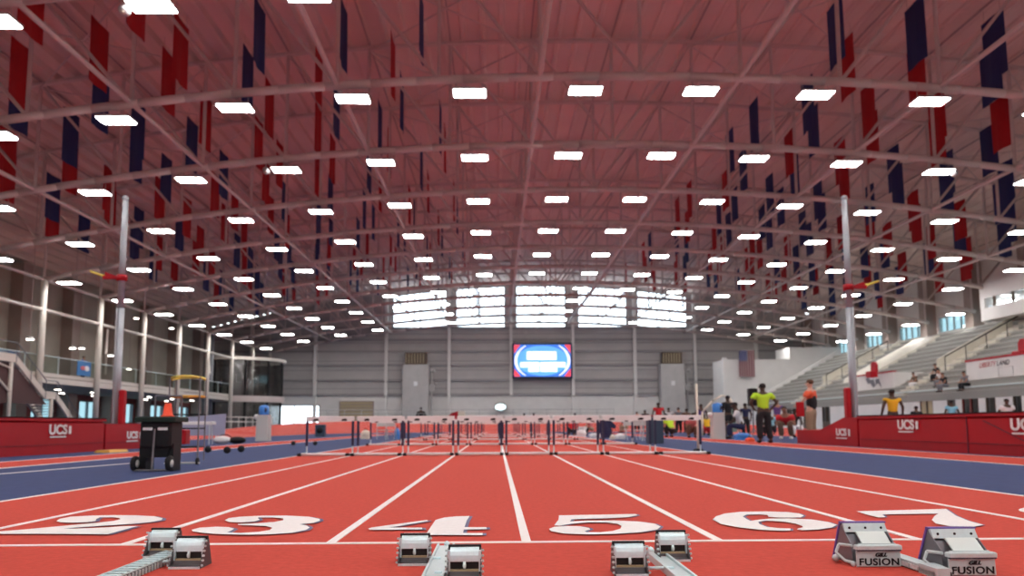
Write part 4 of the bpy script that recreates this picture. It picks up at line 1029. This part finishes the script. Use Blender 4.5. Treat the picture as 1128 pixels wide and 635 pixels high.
    hd = Vector(J['h2'])*H
    m = MB(); m.ball((hd.x, hd.y-.012*H, hd.z+.014*H), .046*H, .052*H, .045*H, 12); m.build('hair', hair, e)
    m = MB()
    for sx in (-1, 1): m.ball((hd.x+sx*.016*H, hd.y+.050*H, hd.z-.004*H), .0055*H, .004*H, .004*H, 6)
    m.build('eyes', M['black'], e)
    m = MB(); m.ball((hd.x, hd.y+.054*H, hd.z-.016*H), .006*H, .010*H, .010*H, 8); m.build('nose', skin, e)
    m = MB(); m.ball((hd.x, hd.y+.047*H, hd.z-.034*H), .013*H, .005*H, .003*H, 8); m.build('mouth', M['c_pink'], e)
    m = MB()
    for sx in (-1, 1): m.ball((hd.x+sx*.045*H, hd.y, hd.z-.008*H), .006*H, .011*H, .016*H, 8)
    m.build('ears', skin, e)
    for s in 'lr':
        a, t = Vector(J[s+'an'])*H, Vector(J[s+'to'])*H
        m = MB(); cz = .028*H
        m.ball(((a.x+t.x)/2, (a.y+t.y)/2, max(cz, t.z)), .027*H, .068*H, .027*H, 10); m.build('shoe', M[shoes], e)
    return e
SK, SKT, SKL = M['skin_dark'], M['skin_tan'], M['skin_light']; HB, HR = M['hair'], M['hair_brown']
def P(px, Y, z=0): a = atY(px, 465, Y); return (a.x, Y, z)
def PG(px, py): a = atZ(px, py); return (a.x, a.y, 0)
g_ = PG(842, 488.5)
person(g_, .05, 2.12, SK, M['c_neon'], M['c_black'], HB, 'person in neon green shirt and black trousers standing hands on hips, back turned', 'akimbo', .6, 2, {'lkn': (-.055, .0, .28), 'lan': (-.058, -.02, .045), 'lto': (-.065, .07, .018), 'ran': (.085, -.02, .045), 'rto': (.10, .07, .018)}, 'c_black')
person(P(894, 28.3), .9, 2.28, SKL, M['c_orange'], M['c_khaki'], HR, 'person in orange shirt, dark vest and khaki trousers standing behind the red wedge mat', 'stand', .8, 2, {'lel': (-.17, .03, .66), 'lwr': (-.17, .11, .58), 'lpa': (-.16, .14, .57)})
a = P(894, 28.3)
m = MB(); m.ball((0, 0, 0), .225, .16, .34, 14); o = m.build('vest', M['c_black'], bpy.data.objects[[x.name for x in bpy.data.objects if x.name.startswith('person')][-1]]); o.location = (.02, -.02, 1.42)
e = empty('clipboard', (P(882, 27.6)[0], 27.6, 0), 0, 'red board on a thin stand in front of the person in the orange shirt', 'board'); m = MB(); m.bbox(-.14, .14, -.02, .02, .92, 1.42, .01); m.build('board', M['vinyl_red'], e); m = MB(); m.tube((0, 0.02, 0), (0, .02, 1.0), .02, 6); m.lathe([(.16, 0), (.14, .03)], n=12); m.build('stand', M['alu_dark'], e)
person(P(984, 28.4), .0, 1.92, SK, M['c_yellow'], M['c_black'], HB, 'person in amber yellow jersey standing behind the right landing mat, back turned', 'stand', .25, 2)
person(P(1110, 34.), 3.0, 1.74, SK, M['c_white'], M['c_black'], HB, 'person in white shirt behind the right landing mat, nearest the dark doorway', 'stand', .6, 2)
person(P(1049, 42.), 0, 1.93, SK, M['c_lightblue'], M['c_navy'], HB, 'person in light blue shirt standing in front of a doorway under the grandstand', 'stand', .5, 2)
person(P(1010, 36.), 0, 1.48, SK, M['c_black'], M['c_black'], HB, 'short person in black whose head shows above the right landing mat', 'stand', .6, 2)
person(PG(773, 478.6), 2.9, 2.1, SK, M['c_purple'], M['c_black'], HB, 'person in purple jersey and black trousers standing behind the marker pole', 'stand', .25, 2)
person(PG(803, 481), .4, 2.3, SK, M['c_black'], M['c_black'], HB, 'person in black standing right behind the blue water jug stand', 'stand', 1.2, .7)
person(PG(781, 480), .3, 2.0, SK, M['c_yellow'], M['c_red'], HB, 'person in yellow and red kit crouching left of the water jug stand', 'crouch', .5, 2)
person(PG(818, 484), 1.2, 2.3, SK, M['c_white'], M['c_navy'], HB, 'athlete in white top and navy trousers sitting beside a blue bag', 'sit', .6, 2)
person(PG(742, 482), .6, 1.9, SKT, M['c_neon'], M['c_black'], HB, 'athlete in neon yellow shirt crouching behind the hurdles near lane eight', 'crouch', .5, 2)
person(PG(760, 482.5), 3.3, 1.9, SKT, M['c_pink'], M['c_brown'], HB, 'athlete in pink shirt and maroon jacket crouching beside the neon shirt', 'crouch', .6, 2)
person(PG(726, 478), 0, 2.35, SK, M['c_red'], M['c_navy'], HB, 'athlete in red shirt standing behind the slate blue bin', 'stand', .5, 2)
person(PG(737, 477), 0, 2.1, SK, M['c_white'], M['c_black'], HB, 'athlete in white shirt standing behind the neon shirt', 'stand', .5, 2)
person(PG(748, 477), .3, 2.1, SKT, M['c_grey'], M['c_black'], HB, 'athlete in grey shirt standing left of the marker pole', 'stand', .5, 2)
person(PG(757, 477), .3, 2.0, SK, M['c_brown'], M['c_black'], HB, 'athlete in brown top standing just left of the marker pole', 'stand', .5, 2)
person(PG(868, 484), 2.6, 2.2, SKT, M['c_red'], M['c_brown'], HB, 'athlete in red shirt leaning between the green-shirted man and the wedge mat', 'crouch', .5, 2, {'pel': (0, -.05, .35), 'lhi': (-.05, -.03, .33), 'rhi': (.05, -.03, .33)}, 'c_white')
person(PG(857, 479.5), 2.9, 2.2, SKT, M['c_purple'], M['c_navy'], HR, 'person in purple striped shirt standing behind the green-shirted man', 'stand', .5, 2)
person(PG(874, 482), 3.2, 2.0, SK, M['c_black'], M['c_white'], HB, 'person in black top sitting in white trousers left of the orange shirt', 'sit', .5, 2)
person(PG(702, 476.5), 0, 1.85, SKL, M['c_pink'], M['c_black'], HR, 'athlete in pink top among the chairs beyond the hurdles', 'stand', .5, 2)
person(PG(711, 476.5), 0, 2.0, SK, M['c_black'], M['c_grey'], HB, 'athlete in black top among the chairs beyond the hurdles', 'stand', .5, 2)
person(PG(632, 481), .4, 1.7, SKT, M['c_red'], M['c_black'], HB, 'athlete in red shirt bending beyond the hurdles in lane six', 'crouch', .5, 2)
person(PG(652, 480), 1.0, 1.7, SKL, M['c_pink'], M['c_khaki'], HR, 'athlete in pink shirt and khaki trousers sitting near the flat white bag', 'sit', .5, 2)
for px, lb in ((577.5, 'dark-haired person far down the track left of lane six, head above the hurdles'), (588, 'dark-haired person far down the track, second head above the hurdles'), (633.5, 'dark-haired person far down the track, rightmost lone head above the hurdles')):
    person((atY(px, 460, 96).x, 96, 0), 2.8, 2.15, SK, M['c_grey'], M['c_black'], HB, lb, 'stand', .5, 2)
person((atY(462, 460, 94).x, 96, 0), 2.8, 2.9, SK, M['c_black'], M['c_black'], HB, 'dark figure far away in front of the left air duct', 'stand', 1.2, 2)
person(PG(690, 477), .8, 1.9, SKT, M['c_grey'], M['c_khaki'], HB, 'athlete in grey shirt and khaki trousers sitting left of the folding chairs', 'sit', .5, 2)
person(PG(851, 481), .2, 1.9, SK, M['c_lightblue'], M['c_black'], HB, 'person in pale blue shirt sitting right behind the green-shirted man', 'sit', .5, 2)
person(PG(822, 480), .2, 1.95, SK, M['c_navy'], M['c_black'], HB, 'person in navy top standing behind the black loudspeaker stand', 'stand', .5, 2)
person(PG(672, 479), 2.0, 1.6, SK, M['c_maroon'] if 'c_maroon' in M else M['maroon'], M['c_black'], HB, 'athlete in maroon top crouching behind the dark jacket', 'crouch', .5, 2)
p = atZ(641, 481); e = empty('display_board', (p.x+.05, p.y+1.2, 0), 0, 'white sloping board beyond the hurdles in lane six', 'board')
m = MB(); m.prism([(-.35, .1), (.2, .1), (.42, .55), (-.12, .55)], 'Y', -.03, .03); m.build('panel', M['white'], e); m = MB(); m.prism([(.22, .02), (.4, .02), (.5, .5), (.43, .5)], 'Y', -.03, .2); m.build('prop', M['black'], e)
# on the stand
def seated(px, py, Y, shirt, pants, lb, rz=1.57):
    a = atY(px, py, Y); k = max(0, int((a.x-30.0)/dx)); z = 2.72+dh*k; person((a.x, Y, z), rz, 1.8, SKT, shirt, pants, HB, lb, 'sit', .5, 2)
seated(1033, 398, 57.0, M['c_black'], M['c_black'], 'spectator in black sitting mid-height in the grandstand')
seated(1037, 400, 55.8, M['c_white'], M['c_grey'], 'spectator in white sitting next to the one in black')
seated(1009, 408, 59.0, M['c_brown'], M['c_white'], 'spectator in brown sitting low by the handrail')
seated(1042, 418, 52.0, M['c_black'], M['c_grey'], 'spectator with dark hair sitting low above the doors')
seated(1066, 424, 50.5, M['c_grey'], M['c_black'], 'spectator in grey sitting low beside the lettered parapet')
seated(1082, 388, 52.5, M['c_navy'], M['c_blue'], 'spectator in navy reclining above the lettered parapet')
person((-31.4, 61.0, 4.3), -1.57, 1.75, SKT, M['c_blue'], M['c_black'], HB, 'person in bright blue leaning at the gallery glass beside the sign', 'stand', .6, 2)
person((-31.1, 90.4, 4.3), -1.57, 1.75, SK, M['c_navy'], M['c_black'], HB, 'person in navy behind the curved glass in the far corner', 'stand', .6, 2)

# ------------------------------------------------------------------ world, camera, colour
w = bpy.data.worlds.new('sky'); S.world = w; w.use_nodes = True
bg = w.node_tree.nodes['Background']; bg.inputs[0].default_value = (.86, .95, 1, 1); bg.inputs[1].default_value = 5.5
cam = bpy.data.cameras.new('camera'); co = bpy.data.objects.new('camera', cam); COL.objects.link(co); S.camera = co
cam.sensor_width = 36; cam.lens = F/1128*36; cam.shift_y = SH/1128; cam.clip_end = 500; cam.clip_start = .05
fwd = Vector((math.sin(YAW)*math.cos(TH), math.cos(YAW)*math.cos(TH), math.sin(TH)))
rot = fwd.to_track_quat('-Z', 'Y').to_matrix().to_4x4() @ Matrix.Rotation(-ROLL, 4, 'Z')
co.matrix_world = Matrix.Translation((0, 0, CH)) @ rot
cam.dof.use_dof = True; cam.dof.focus_distance = 4.4; cam.dof.aperture_fstop = 2.2
S.view_settings.view_transform = 'Standard'; S.view_settings.look = 'None'; S.view_settings.gamma = 1; S.view_settings.use_curve_mapping = False
S.view_settings.exposure = 0
S.cycles.use_denoising = True
S.cycles.max_bounces = 8; S.cycles.diffuse_bounces = 5; S.cycles.transparent_max_bounces = 12; S.cycles.sample_clamp_indirect = 8
